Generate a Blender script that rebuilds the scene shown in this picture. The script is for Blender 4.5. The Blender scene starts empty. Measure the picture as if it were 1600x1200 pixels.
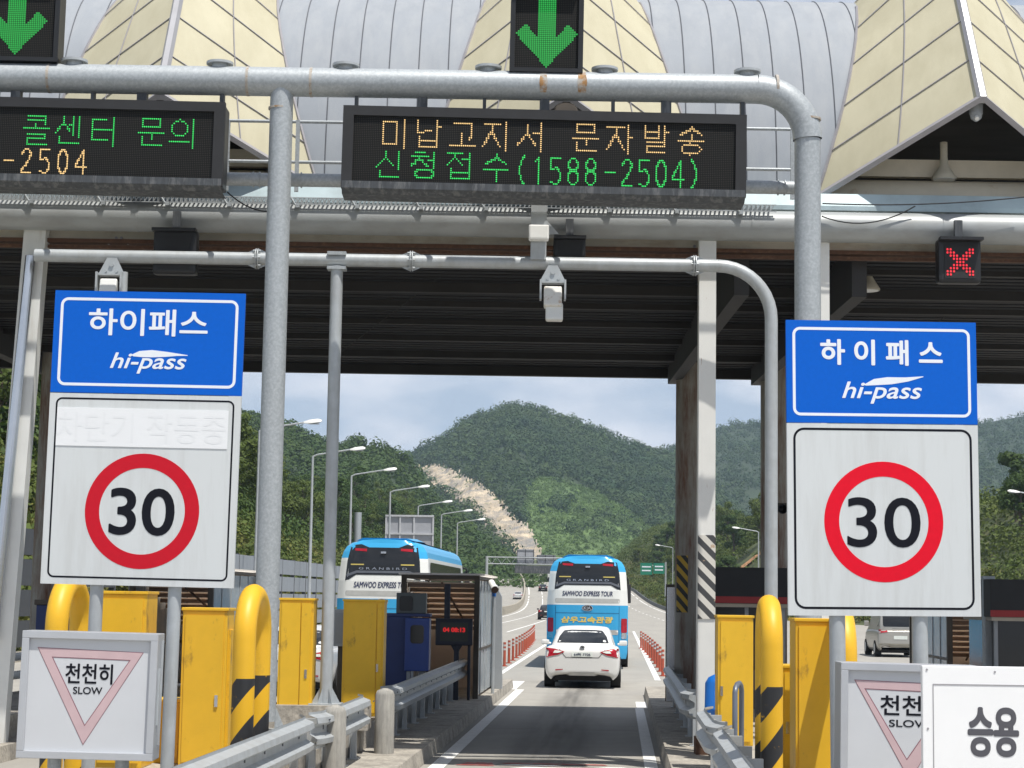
import bpy, bmesh, math, random
import numpy as np
from mathutils import Vector, Matrix
from mathutils.bvhtree import BVHTree
from mathutils.geometry import tessellate_polygon
random.seed(7); RNG = np.random.default_rng(7)
S = bpy.context.scene
COL = S.collection
R = math.radians
# ------------------------------------------------------------ camera, sky, sun
F = 3000.0                       # focal length in pixels of a 1600 wide picture
PITCH, ROLL, CAMZ = R(6.34), 0.0155, 2.15
cam_d = bpy.data.cameras.new('camera'); cam = bpy.data.objects.new('camera', cam_d); COL.objects.link(cam)
CM = Matrix.Rotation(R(90) + PITCH, 3, 'X') @ Matrix.Rotation(ROLL, 3, 'Z')
cam.matrix_world = Matrix.Translation((0, 0, CAMZ)) @ CM.to_4x4()
cam_d.sensor_width = 36; cam_d.lens = F / 1600 * 36; cam_d.clip_end = 9000; cam_d.clip_start = .2
S.camera = cam
SUNV = Vector((.25, -.33, 1.0)).normalized()
elev = math.asin(SUNV.z); az = math.atan2(SUNV.x, SUNV.y)
world = bpy.data.worlds.new('World'); S.world = world; world.use_nodes = True
nt = world.node_tree; nt.nodes.clear()
sky = nt.nodes.new('ShaderNodeTexSky'); sky.sky_type = 'NISHITA'; sky.sun_disc = False
sky.sun_elevation = elev; sky.sun_rotation = az; sky.dust_density = .8; sky.air_density = 1.2
tc = nt.nodes.new('ShaderNodeTexCoord'); mp = nt.nodes.new('ShaderNodeMapping'); mp.inputs['Scale'].default_value = (1, 1, 2.6)
nz = nt.nodes.new('ShaderNodeTexNoise'); nz.inputs['Scale'].default_value = 10; nz.inputs['Detail'].default_value = 7; nz.inputs['Roughness'].default_value = .52
rp = nt.nodes.new('ShaderNodeValToRGB'); rp.color_ramp.elements[0].position = .4; rp.color_ramp.elements[1].position = .66
mx = nt.nodes.new('ShaderNodeMixRGB'); mx.inputs[2].default_value = (12.5, 12.7, 13.6, 1)
bg = nt.nodes.new('ShaderNodeBackground'); bg.inputs['Strength'].default_value = .068
wo = nt.nodes.new('ShaderNodeOutputWorld')
ml = nt.nodes.new('ShaderNodeMath'); ml.operation = 'MULTIPLY'; ml.inputs[1].default_value = .88
L = nt.links.new
L(tc.outputs['Generated'], mp.inputs[0]); L(mp.outputs[0], nz.inputs['Vector']); L(nz.outputs[0], rp.inputs[0])
sz = nt.nodes.new('ShaderNodeSeparateXYZ'); L(tc.outputs['Generated'], sz.inputs[0])
hf = nt.nodes.new('ShaderNodeMapRange'); hf.inputs[1].default_value = .02; hf.inputs[2].default_value = .5; hf.inputs[3].default_value = .85; hf.inputs[4].default_value = 0; L(sz.outputs[2], hf.inputs[0])
hm = nt.nodes.new('ShaderNodeMixRGB'); hm.inputs[2].default_value = (7.2, 8.7, 11.4, 1); L(hf.outputs[0], hm.inputs[0]); L(sky.outputs[0], hm.inputs[1])
L(rp.outputs[0], ml.inputs[0]); L(ml.outputs[0], mx.inputs[0]); L(hm.outputs[0], mx.inputs[1]); L(mx.outputs[0], bg.inputs[0]); L(bg.outputs[0], wo.inputs[0])
sd = bpy.data.lights.new('sun', 'SUN'); sd.energy = 4.6; sd.angle = R(.5); sd.color = (1, .955, .88)
sun = bpy.data.objects.new('sun', sd); COL.objects.link(sun); sun.rotation_euler = SUNV.to_track_quat('Z', 'Y').to_euler(); sun.location = (0, 0, 60)
S.view_settings.view_transform = 'Standard'; S.view_settings.look = 'None'; S.view_settings.gamma = 1
S.view_settings.exposure = .18
S.render.engine = 'CYCLES'; S.cycles.use_denoising = True; S.cycles.max_bounces = 8; S.cycles.volume_bounces = 0

# ------------------------------------------------------------ helpers
def at(px, py, Y):
    d = CM @ Vector(((px - 800) / F, -(py - 600) / F, -1)); return Vector((0, 0, CAMZ)) + d * (Y / d.y)
def XZ(px, py, Y):
    p = at(px, py, Y); return p.x, p.z
def pix(x, y, z):
    d = CM.transposed() @ Vector((x, y, z - CAMZ)); return 800 + F * d.x / -d.z, 600 - F * d.y / -d.z
RA = R(3.22); CA, SA = math.cos(RA), math.sin(RA)
def rise(v):
    t = max(0, (v - 150) / 250); return 3.5 * min(t, 1.0) ** 4 + max(0, min(t, 4) - 1) * 9
def bend(v):
    t = max(0, (v - 150) / 250); return -6 * min(t, 1.6) ** 2
def RW(u, v, z=0.0):
    u2 = u + bend(v); return Vector((u2 * CA + v * SA, -u2 * SA + v * CA, z + rise(v)))

_M = {}
def nodes(m):
    m.use_nodes = True; t = m.node_tree; return t, t.nodes['Principled BSDF']
def pm(name, col, rough=.6, metal=0, var=.12, scale=4, bump=0.0, stretch=(1, 1, 1), col2=None, cover=.5, sharp=.12, scale2=None, stretch2=None, emit=0, spec=None, trans=0):
    """procedural paint: base colour with soft noise variation, optional second colour in patches (rust, dirt, stains)"""
    if name in _M: return _M[name]
    m = bpy.data.materials.new(name); t, b = nodes(m); n = t.nodes; l = t.links.new
    b.inputs['Roughness'].default_value = rough; b.inputs['Metallic'].default_value = metal
    if spec is not None: b.inputs['Specular IOR Level'].default_value = spec
    tc = n.new('ShaderNodeTexCoord'); mp = n.new('ShaderNodeMapping'); mp.inputs['Scale'].default_value = stretch
    l(tc.outputs['Object'], mp.inputs[0])
    nz = n.new('ShaderNodeTexNoise'); nz.inputs['Scale'].default_value = scale; nz.inputs['Detail'].default_value = 6; nz.inputs['Roughness'].default_value = .6
    l(mp.outputs[0], nz.inputs['Vector'])
    mr = n.new('ShaderNodeMapRange'); mr.inputs[1].default_value = .25; mr.inputs[2].default_value = .75; mr.inputs[3].default_value = 1 - var; mr.inputs[4].default_value = 1 + var
    l(nz.outputs[0], mr.inputs[0])
    mul = n.new('ShaderNodeVectorMath'); mul.operation = 'SCALE'; mul.inputs[0].default_value = col[:3]
    l(mr.outputs[0], mul.inputs['Scale'])
    out = mul.outputs[0]
    if col2:
        mp2 = n.new('ShaderNodeMapping'); mp2.inputs['Scale'].default_value = stretch2 or stretch; mp2.inputs['Location'].default_value = (3.1, 1.7, 5.3)
        l(tc.outputs['Object'], mp2.inputs[0])
        n2 = n.new('ShaderNodeTexNoise'); n2.inputs['Scale'].default_value = scale2 or scale * .7; n2.inputs['Detail'].default_value = 9; n2.inputs['Roughness'].default_value = .68
        l(mp2.outputs[0], n2.inputs['Vector'])
        r2 = n.new('ShaderNodeMapRange'); r2.inputs[1].default_value = 1 - cover - sharp / 2; r2.inputs[2].default_value = 1 - cover + sharp / 2
        l(n2.outputs[0], r2.inputs[0])
        mix = n.new('ShaderNodeMixRGB'); mix.inputs[2].default_value = (*col2[:3], 1); l(r2.outputs[0], mix.inputs[0]); l(out, mix.inputs[1]); out = mix.outputs[0]
    l(out, b.inputs['Base Color'])
    if bump:
        bp = n.new('ShaderNodeBump'); bp.inputs['Strength'].default_value = bump; bp.inputs['Distance'].default_value = .02; l(nz.outputs[0], bp.inputs['Height']); l(bp.outputs[0], b.inputs['Normal'])
    if emit:
        b.inputs['Emission Color'].default_value = (*col[:3], 1); b.inputs['Emission Strength'].default_value = emit
    if trans:
        tr = n.new('ShaderNodeBsdfTranslucent'); l(out, tr.inputs[0]); ms = n.new('ShaderNodeMixShader'); ms.inputs[0].default_value = trans
        l(b.outputs[0], ms.inputs[1]); l(tr.outputs[0], ms.inputs[2]); l(ms.outputs[0], t.nodes['Material Output'].inputs[0])
    _M[name] = m; return m

def stripes(name, c1, c2, width, slope, axis=0, chip=None, phase=0.0):
    """painted diagonal hazard stripes: height + slope * sideways position"""
    if name in _M: return _M[name]
    m = bpy.data.materials.new(name); t, b = nodes(m); n = t.nodes; l = t.links.new
    tc = n.new('ShaderNodeTexCoord'); sp = n.new('ShaderNodeSeparateXYZ'); l(tc.outputs['Object'], sp.inputs[0])
    a = n.new('ShaderNodeMath'); a.operation = 'MULTIPLY_ADD'; l(sp.outputs[axis], a.inputs[0]); a.inputs[1].default_value = slope; l(sp.outputs[2], a.inputs[2])
    ad = n.new('ShaderNodeMath'); ad.operation = 'ADD'; ad.inputs[1].default_value = 50 * width + phase; l(a.outputs[0], ad.inputs[0])
    md = n.new('ShaderNodeMath'); md.operation = 'MODULO'; md.inputs[1].default_value = 2 * width; l(ad.outputs[0], md.inputs[0])
    g = n.new('ShaderNodeMath'); g.operation = 'GREATER_THAN'; g.inputs[1].default_value = width; l(md.outputs[0], g.inputs[0])
    mix = n.new('ShaderNodeMixRGB'); mix.inputs[1].default_value = (*c1, 1); mix.inputs[2].default_value = (*c2, 1); l(g.outputs[0], mix.inputs[0])
    out = mix.outputs[0]
    nz = n.new('ShaderNodeTexNoise'); nz.inputs['Scale'].default_value = 9; nz.inputs['Detail'].default_value = 9; nz.inputs['Roughness'].default_value = .7; l(tc.outputs['Object'], nz.inputs['Vector'])
    r = n.new('ShaderNodeMapRange'); r.inputs[1].default_value = .62; r.inputs[2].default_value = .68; l(nz.outputs[0], r.inputs[0])
    m2 = n.new('ShaderNodeMixRGB'); m2.inputs[2].default_value = (*(chip or c1), 1); l(r.outputs[0], m2.inputs[0]); l(out, m2.inputs[1])
    l(m2.outputs[0], b.inputs['Base Color']); b.inputs['Roughness'].default_value = .5
    _M[name] = m; return m

class MB:
    """collects shapes and links them as one mesh object"""
    def __init__(s): s.v = []; s.f = []; s.mi = []; s.sm = []; s.T = None; s.cur = 0
    def add(s, vs, fs, smooth=False, mi=None):
        o = len(s.v)
        s.v += [tuple(s.T @ Vector(v)) if s.T else tuple(v) for v in vs]
        for f in fs: s.f.append([i + o for i in f]); s.mi.append(s.cur if mi is None else mi); s.sm.append(smooth)
        return s
    def box(s, x0, x1, y0, y1, z0, z1, bev=0.0, mi=None):
        if bev <= 0:
            vs = [(x, y, z) for z in (z0, z1) for y in (y0, y1) for x in (x0, x1)]
            return s.add(vs, [(0, 2, 3, 1), (4, 5, 7, 6), (0, 1, 5, 4), (2, 6, 7, 3), (0, 4, 6, 2), (1, 3, 7, 5)], mi=mi)
        bm = bmesh.new(); bmesh.ops.create_cube(bm, size=1)
        for v in bm.verts: v.co = Vector(((x0 + x1) / 2 + v.co.x * (x1 - x0), (y0 + y1) / 2 + v.co.y * (y1 - y0), (z0 + z1) / 2 + v.co.z * (z1 - z0)))
        bmesh.ops.bevel(bm, geom=bm.edges[:], offset=bev, segments=2, affect='EDGES', profile=.6)
        bm.verts.index_update(); s.add([v.co.copy() for v in bm.verts], [[v.index for v in f.verts] for f in bm.faces], mi=mi); bm.free(); return s
    def tube(s, pts, r, n=12, cap=True, smooth=True, mi=None):
        pts = [Vector(p) for p in pts]; rs = r if isinstance(r, (list, tuple)) else [r] * len(pts)
        up = None; rings = []
        for i, p in enumerate(pts):
            d = (pts[min(i + 1, len(pts) - 1)] - pts[max(i - 1, 0)]).normalized()
            if up is None: up = Vector((0, 0, 1)) if abs(d.z) < .9 else Vector((1, 0, 0))
            a = d.cross(up).normalized(); up = a.cross(d).normalized()
            rings.append([p + (a * math.cos(2 * math.pi * k / n) + up * math.sin(2 * math.pi * k / n)) * rs[i] for k in range(n)])
        vs = [v for g in rings for v in g]; fs = []
        for i in range(len(pts) - 1):
            for k in range(n): fs.append((i * n + k, i * n + (k + 1) % n, (i + 1) * n + (k + 1) % n, (i + 1) * n + k))
        s.add(vs, fs, smooth, mi)
        if cap:
            s.add(rings[0], [list(range(n))], False, mi); s.add(rings[-1], [list(range(n))[::-1]], False, mi)
        return s
    def prism(s, poly, y0, y1, mi=None):
        """polygon in (x, z), extruded from y0 (front) to y1"""
        n = len(poly); vs = [(x, y0, z) for x, z in poly] + [(x, y1, z) for x, z in poly]
        tr = tessellate_polygon([[Vector((x, z, 0)) for x, z in poly]])
        fs = [list(t) for t in tr] + [[i + n for i in t][::-1] for t in tr] + [(i, i + n, (i + 1) % n + n, (i + 1) % n) for i in range(n)]
        return s.add(vs, fs, mi=mi)
    def loft(s, secs, closed=False, smooth=True, mi=None):
        m = len(secs[0]); vs = [p for q in secs for p in q]; fs = []
        for i in range(len(secs) - 1):
            for k in range(m if closed else m - 1): fs.append((i * m + k, i * m + (k + 1) % m, (i + 1) * m + (k + 1) % m, (i + 1) * m + k))
        return s.add(vs, fs, smooth, mi)
    def ring(s, cx, cz, r0, r1, y0, y1, n=64):
        vs = []; fs = []
        for k in range(n):
            c, q = math.cos(2 * math.pi * k / n), math.sin(2 * math.pi * k / n)
            vs += [(cx + r0 * c, y0, cz + r0 * q), (cx + r1 * c, y0, cz + r1 * q), (cx + r1 * c, y1, cz + r1 * q), (cx + r0 * c, y1, cz + r0 * q)]
        for k in range(n):
            a, b = 4 * k, 4 * ((k + 1) % n)
            for j in range(4): fs.append((a + j, a + (j + 1) % 4, b + (j + 1) % 4, b + j))
        return s.add(vs, fs)
    def build(s, name, mats, parent=None, world=False, fixn=True):
        me = bpy.data.meshes.new(name)
        vs = s.v
        if world and parent is not None:
            inv = MW[parent.name].inverted(); vs = [tuple(inv @ Vector(v)) for v in vs]
        me.from_pydata(vs, [], s.f)
        mats = mats if isinstance(mats, (list, tuple)) else [mats]
        for m in mats: me.materials.append(m)
        me.polygons.foreach_set('material_index', s.mi); me.polygons.foreach_set('use_smooth', s.sm)
        if fixn and len(s.f) < 60000:
            bm = bmesh.new(); bm.from_mesh(me); bmesh.ops.recalc_face_normals(bm, faces=bm.faces[:]); bm.to_mesh(me); bm.free()
        me.update()
        o = bpy.data.objects.new(name, me); COL.objects.link(o)
        if parent is not None: o.parent = parent
        return o
MW = {}
def tag(o, label=None, cat=None, group=None, kind=None):
    if label: o['label'] = label
    if cat: o['category'] = cat
    if group: o['group'] = group
    if kind: o['kind'] = kind
    return o
def thing(name, label, cat, loc=(0, 0, 0), rotz=0.0, group=None):
    o = bpy.data.objects.new(name, None); COL.objects.link(o); o.location = loc; o.rotation_euler = (0, 0, rotz); o.empty_display_size = .2
    MW[o.name] = Matrix.Translation(loc) @ Matrix.Rotation(rotz, 4, 'Z')
    return tag(o, label, cat, group)
def road_thing(name, label, cat, u, v, z=0.0, group=None, turn=0.0):
    a = -RA
    if v > 150: d = RW(u, v + 1) - RW(u, v - 1); a = math.atan2(-d.x, d.y)
    return thing(name, label, cat, RW(u, v, z), a + turn, group)
def dup(o, parent=None, loc=None, rotz=None, label=None):
    c = o.copy(); COL.objects.link(c)
    if parent is not None: c.parent = parent
    if loc is not None: c.location = loc
    if rotz is not None: c.rotation_euler[2] = rotz
    if label: c['label'] = label
    for ch in list(o.children): dup(ch, c)
    return c
def text_mesh(body, w=None, h=None, bold=0.0, shear=0.0, ext=0.0):
    """outline lettering as 2D vertices (x, z) centred on the origin, scaled to w and / or h"""
    c = bpy.data.curves.new('t', 'FONT'); c.body = body; c.shear = shear; c.resolution_u = 6
    o = bpy.data.objects.new('t', c); COL.objects.link(o)
    dg = bpy.context.evaluated_depsgraph_get(); me = bpy.data.meshes.new_from_object(o.evaluated_get(dg))
    vs = np.array([v.co[:2] for v in me.vertices]); fs = [list(p.vertices) for p in me.polygons]
    bpy.data.objects.remove(o); bpy.data.curves.remove(c); bpy.data.meshes.remove(me)
    lo, hi = vs.min(0), vs.max(0); vs = vs - (lo + hi) / 2; sz = hi - lo
    sx = w / sz[0] if w else None; sz_ = h / sz[1] if h else None
    sx = sx or sz_; sz_ = sz_ or sx
    return vs * (sx, sz_), fs
def bolden(vs, fs, bold, h):
    """heavier strokes: copies of the outline shifted round a small circle, each 0.1 mm behind the last"""
    if not bold: return [(x, 0.0, z) for x, z in vs], fs
    n = 14; r = bold * h; V = []; Fs = []
    sc = 1 - 2 * r / max(h, .001)
    for k in range(n + 1):
        dx, dz = (0, 0) if k == n else (r * math.cos(2 * math.pi * k / n), r * math.sin(2 * math.pi * k / n))
        o = len(V); V += [(x * (1 - 2 * r / max(np.ptp(vs[:, 0]), .001)) + dx, .0001 * k, z * sc + dz) for x, z in vs]; Fs += [[i + o for i in f] for f in fs]
    return V, Fs
def lettering(name, body, cx, cz, y, mat, parent, w=None, h=None, bold=0.0, shear=0.0):
    vs, fs = text_mesh(body, w, h, 0, shear); vs, fs = bolden(vs, fs, bold, h or np.ptp(vs[:, 1]))
    b = MB(); b.add([(cx + x, y - q, cz + z) for x, q, z in vs], fs); return b.build(name, mat, parent, fixn=False)
def rrect(x0, x1, z0, z1, r, n=6):
    p = []
    for cx, cz, a0 in ((x1 - r, z0 + r, -90), (x1 - r, z1 - r, 0), (x0 + r, z1 - r, 90), (x0 + r, z0 + r, 180)):
        for k in range(n + 1): a = R(a0 + 90 * k / n); p.append((cx + r * math.cos(a), cz + r * math.sin(a)))
    return p
def rframe(mb, x0, x1, z0, z1, t, r, y0, y1):
    """rounded rectangular outline of line width t"""
    a = rrect(x0, x1, z0, z1, r); c = rrect(x0 + t, x1 - t, z0 + t, z1 - t, max(r - t, .001)); n = len(a)
    vs = [(x, y0, z) for x, z in a] + [(x, y0, z) for x, z in c] + [(x, y1, z) for x, z in a] + [(x, y1, z) for x, z in c]
    fs = []
    for i in range(n):
        j = (i + 1) % n
        fs += [(i, j, n + j, n + i), (2 * n + i, 3 * n + i, 3 * n + j, 2 * n + j), (i, 2 * n + i, 2 * n + j, j), (n + i, n + j, 3 * n + j, 3 * n + i)]
    mb.add(vs, fs)
def bvh_of(o, sub=0):
    if sub: dg = bpy.context.evaluated_depsgraph_get(); me = o.evaluated_get(dg).to_mesh()
    else: me = o.data
    return BVHTree.FromPolygons([v.co.copy() for v in me.vertices], [list(p.vertices) for p in me.polygons])
def project(bvh, x, z, off=.006, default=.05):
    h = bvh.ray_cast(Vector((x, -3, z)), Vector((0, 1, 0)))
    return (x, (h[0].y if h[0] else default) - off, z)
def decal(name, poly, bvh, mat, parent, off=.006, step=.12):
    """thin panel following a curved rear surface: polygon in (x, z)"""
    bm = bmesh.new(); bm.faces.new([bm.verts.new((x, 0, z)) for x, z in poly])
    xs = [p[0] for p in poly]; zs = [p[1] for p in poly]
    for ax, lo, hi in ((0, min(xs), max(xs)), (2, min(zs), max(zs))):
        c = lo + step
        while c < hi - .01:
            no = [0, 0, 0]; no[ax] = 1; co = [0, 0, 0]; co[ax] = c
            bmesh.ops.bisect_plane(bm, geom=bm.verts[:] + bm.edges[:] + bm.faces[:], plane_co=co, plane_no=no); c += step
    bmesh.ops.triangulate(bm, faces=bm.faces[:])
    for v in bm.verts: v.co = project(bvh, v.co.x, v.co.z, off)
    me = bpy.data.meshes.new(name); bm.to_mesh(me); bm.free(); me.materials.append(mat)
    for p in me.polygons: p.use_smooth = True
    o = bpy.data.objects.new(name, me); COL.objects.link(o); o.parent = parent; return o
def decal_text(name, body, cx, cz, bvh, mat, parent, w=None, h=None, bold=0.0, shear=0.0, off=.01):
    vs, fs = text_mesh(body, w, h, 0, shear); vs, fs = bolden(vs, fs, bold, h or np.ptp(vs[:, 1])); b = MB(); b.add([project(bvh, cx + x, cz + z, off + q) for x, q, z in vs], fs)
    return b.build(name, mat, parent, fixn=False)
def leaf_mesh(name, centers, radii, sizes, per, mat, seed=1, flat=.75, wild=.5):
    """many small leaf clump faces spread through ellipsoids; centers (n,3), radii (n,), per faces each"""
    g = np.random.default_rng(seed); n = len(centers); N = n * per
    d = g.normal(size=(N, 3)); d /= np.linalg.norm(d, axis=1)[:, None]
    rr = g.uniform(.45, 1.0, N) ** .6
    rad = np.repeat(radii, per); c = np.repeat(centers, per, 0)
    p = c + d * (rr * rad)[:, None] * np.array([1, 1, flat])
    nn = d + g.normal(size=(N, 3)) * wild; nn[:, 2] += .35; nn /= np.linalg.norm(nn, axis=1)[:, None]
    a = np.cross(nn, g.normal(size=(N, 3))); a /= np.linalg.norm(a, axis=1)[:, None]; b = np.cross(nn, a)
    s = (np.repeat(sizes, per) * g.uniform(.6, 1.25, N))[:, None]
    asp = g.uniform(.45, .9, N)[:, None]
    q = np.stack([p - a * s, p + b * s * asp, p + a * s, p - b * s * asp], 1).reshape(-1, 3)
    me = bpy.data.meshes.new(name); me.vertices.add(4 * N); me.loops.add(4 * N); me.polygons.add(N)
    me.vertices.foreach_set('co', q.astype(np.float32).ravel()); me.loops.foreach_set('vertex_index', np.arange(4 * N, dtype=np.int32))
    me.polygons.foreach_set('loop_start', np.arange(0, 4 * N, 4, dtype=np.int32)); me.materials.append(mat); me.update(calc_edges=True); return me
def link_mesh(name, me, parent=None):
    o = bpy.data.objects.new(name, me); COL.objects.link(o)
    if parent is not None: o.parent = parent
    return o
# ------------------------------------------------------------ materials
GALV = pm('galvanised_steel', (.36, .39, .41), .5, .25, .1, 14, bump=.05, col2=(.5, .53, .55), cover=.42, sharp=.3, scale2=30)
GALV2 = pm('galvanised_rail', (.44, .47, .49), .45, .2, .1, 8, col2=(.36, .37, .37), cover=.4, sharp=.3, stretch2=(1, 1, .3))
GALVD = pm('dark_weathered_steel', (.07, .077, .085), .6, .2, .3, 6, col2=(.15, .155, .16), cover=.45, stretch=(3, 3, .6))
RUST = pm('rust', (.1, .05, .03), .85, 0, .35, 18, col2=(.17, .09, .05), cover=.4)
WHITE = pm('white_paint', (.72, .73, .71), .45, 0, .05, 3, col2=(.5, .47, .41), cover=.3, sharp=.25, stretch2=(4, 4, .5))
WSTEEL = pm('white_column_paint', (.74, .74, .71), .5, 0, .05, 3, col2=(.3, .15, .07), cover=.32, sharp=.06, scale2=5, stretch2=(3, 3, .6))
OLDPAINT = pm('rust_streaked_paint', (.34, .32, .28), .7, 0, .15, 3, col2=(.17, .07, .035), cover=.44, sharp=.22, scale2=2.6, stretch2=(2.2, 2.2, .32))
BEIGE = pm('beige_beam_paint', (.64, .6, .5), .65, 0, .1, 3, col2=(.36, .25, .15), cover=.36, sharp=.3, stretch2=(.6, 1, 2))
ROOF = pm('roof_sheet', (.285, .31, .345), .75, 0, .07, 1.6, col2=(.34, .36, .385), cover=.4, sharp=.35, scale2=2.2, stretch2=(2.2, 1, .5))
SEAM = pm('roof_seam', (.12, .13, .15), .7)
CREAM = pm('cream_panel', (.52, .485, .35), .65, 0, .06, 1.2, col2=(.43, .395, .27), cover=.4, sharp=.4, scale2=1.6, stretch2=(1.5, 1, .5))
TRIM = pm('grey_trim', (.34, .33, .35), .5, .2, .1)
TRIMB = pm('bright_trim', (.4, .4, .42), .4, .3, .08)
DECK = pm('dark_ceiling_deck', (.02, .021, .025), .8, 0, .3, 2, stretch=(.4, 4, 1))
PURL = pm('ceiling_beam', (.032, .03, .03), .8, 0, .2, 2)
TEAL = pm('pale_gutter', (.42, .52, .55), .45, .1, .1, 3, col2=(.3, .36, .38), cover=.4, sharp=.3)
BLACK = pm('black_housing', (.012, .013, .015), .45, 0, .2)
BLACK2 = pm('matte_black', (.02, .021, .024), .75, 0, .2)
GREY = pm('grey_cabinet', (.3, .32, .34), .5, 0, .06)
SIGNB = pm('sign_blue', (.003, .115, .58), .45, 0, .05, 30, spec=.15)
SIGNW = pm('sign_reflective_white', (.63, .66, .67), .42, 0, .025, 60, stretch=(1, 1, 6), col2=(.55, .57, .57), cover=.4, sharp=.3, scale2=2, stretch2=(5, 1, .5))
SIGNWP = pm('sign_white_patch', (.8, .82, .84), .5, 0, .02, 4)
LETW = pm('letter_white', (.8, .84, .9), .45, 0, .02)
INK = pm('letter_black', (.01, .011, .017), .6, 0, .05, spec=.1)
RED = pm('sign_red', (.55, .01, .025), .5, 0, .05, 20, spec=.15)
RED2 = pm('sign_red_bright', (.74, .006, .025), .5, 0, .05, 20, spec=.15)
PINK = pm('faded_tape', (.56, .41, .43), .6, 0, .07, 6)
PINKD = pm('tape_edge', (.25, .1, .13), .6)
YEL = pm('yellow_paint', (.75, .45, .025), .42, 0, .07, 4, col2=(.36, .2, .03), cover=.355, sharp=.12, scale2=3.5, stretch2=(1.6, 1.6, .8))
YELT = pm('yellow_tube', (.76, .44, .02), .48, 0, .06, 4, col2=(.5, .31, .03), cover=.34, sharp=.15)
YB = stripes('yellow_black_stripes', (.76, .43, .013), (.022, .023, .026), .25, -1.3, 0, (.76, .43, .013), .0)
YBX = stripes('yellow_black_column', (.6, .38, .03), (.025, .025, .025), .11, 1.2, 0)
WBX = stripes('white_black_column', (.66, .64, .58), (.06, .062, .066), .1, 1.0, 0, (.5, .36, .24))
CONC = pm('concrete_road', (.36, .345, .31), .9, 0, .12, 1.4, bump=.15, col2=(.3, .285, .26), cover=.47, sharp=.35, scale2=.35, stretch2=(2.2, .35, 1))
KERB = pm('kerb_concrete', (.4, .37, .32), .9, 0, .42, 22, bump=.5, col2=(.2, .185, .165), cover=.43, sharp=.25, scale2=2.2)
BARR = pm('barrier_concrete', (.42, .38, .31), .9, 0, .15, 2, col2=(.3, .27, .22), cover=.42, sharp=.3)
LINE = pm('road_paint_white', (.78, .78, .76), .7, 0, .08, 6, col2=(.5, .49, .46), cover=.36, sharp=.15, scale2=7)
LINER = pm('road_paint_red', (.42, .1, .09), .75, 0, .15, 6, col2=(.42, .36, .33), cover=.42, sharp=.15, scale2=7)
TANK = pm('bank_grass', (.06, .08, .025), .9, 0, .4, .6, col2=(.1, .1, .04), cover=.45)
SOIL = pm('orange_soil', (.42, .22, .11), .95, 0, .25, 1, bump=.4)
def leafmat(name, c, c2, sc, tr=.25):
    return pm(name, c, .65, 0, .45, sc, col2=c2, cover=.47, sharp=.35, scale2=sc * .35, trans=tr, spec=.2)
LEAF1 = leafmat('leaf_mid', (.085, .125, .03), (.12, .15, .035), .35)
LEAF2 = leafmat('leaf_dark', (.05, .095, .026), (.08, .12, .03), .3)
LEAF3 = leafmat('leaf_yellowish', (.15, .17, .04), (.19, .175, .06), .5)
LEAFH = leafmat('leaf_hill', (.036, .074, .03), (.085, .125, .038), .06, .2)
GRASSH = leafmat('hill_grass', (.12, .19, .05), (.09, .155, .045), .06, .15)
BARK = pm('bark', (.1, .08, .06), .9, 0, .3, 8)
GLASS = pm('dark_glass', (.015, .017, .02), .12, 0, .1, 2)
TYRE = pm('tyre', (.018, .018, .019), .85)
CHROME = pm('chrome', (.6, .62, .65), .2, .9, .05)
BROWNF = pm('dark_brown_frame', (.075, .06, .045), .6, 0, .2)
AWN = pm('beige_awning', (.86, .76, .66), .7, 0, .05, 3, trans=.7)
AWNB = pm('beige_wall', (.68, .56, .46), .75, 0, .07, 2)
BLUEC = pm('blue_cabinet', (.012, .03, .13), .5, 0, .15, 4)
LBLUE = pm('coach_blue', (.04, .36, .66), .28, 0, .03, 2)
CWHITE = pm('coach_white', (.72, .73, .7), .3, 0, .04, 1.2)
CGREY = pm('coach_grey', (.42, .42, .4), .45)
LAMPR = pm('tail_lamp_red', (.36, .008, .02), .2, 0, .25, 6)
PLATE = pm('number_plate', (.7, .74, .7), .5)
GOLD = pm('gold_letter', (.75, .55, .12), .4)
NAVY = pm('navy_letter', (.02, .03, .09), .5)
POSTO = pm('orange_post', (.42, .085, .045), .55, 0, .12, 6)
POSTW = pm('reflective_band', (.55, .5, .48), .5)
LAMPH = pm('lamp_head', (.72, .72, .7), .4)
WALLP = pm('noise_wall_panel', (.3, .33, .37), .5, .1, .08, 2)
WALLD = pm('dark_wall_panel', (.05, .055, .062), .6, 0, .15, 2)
ROCK = pm('cut_rock', (.46, .38, .275), .95, 0, .45, .16, bump=.8, col2=(.22, .21, .195), cover=.47, sharp=.2, scale2=.12)
GSIGN = pm('green_sign', (.01, .2, .12), .5)
BACKS = pm('sign_back_grey', (.36, .37, .4), .6, 0, .08)
WOODB = pm('barrier_blue', (.02, .12, .4), .4)
def led(name, c, e):
    m = pm(name, c, .5, 0, 0, 1, emit=e); b_ = m.node_tree.nodes['Principled BSDF']; m.node_tree.links.remove(b_.inputs['Base Color'].links[0]); b_.inputs['Base Color'].default_value = (.01, .012, .01, 1); return m
LEDG = led('led_green', (.02, .6, .1), 1.45); LEDA = led('led_amber', (1.0, .66, .27), 1.15); LEDR = led('led_red', (1.0, .03, .05), 1.0)
LEDG2 = led('led_arrow_green', (.015, .5, .07), .75); LEDGD = led('led_small_green', (.02, .8, .3), 1.0); LEDR2 = led('led_dim_red', (.7, .02, .02), .7)
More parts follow.
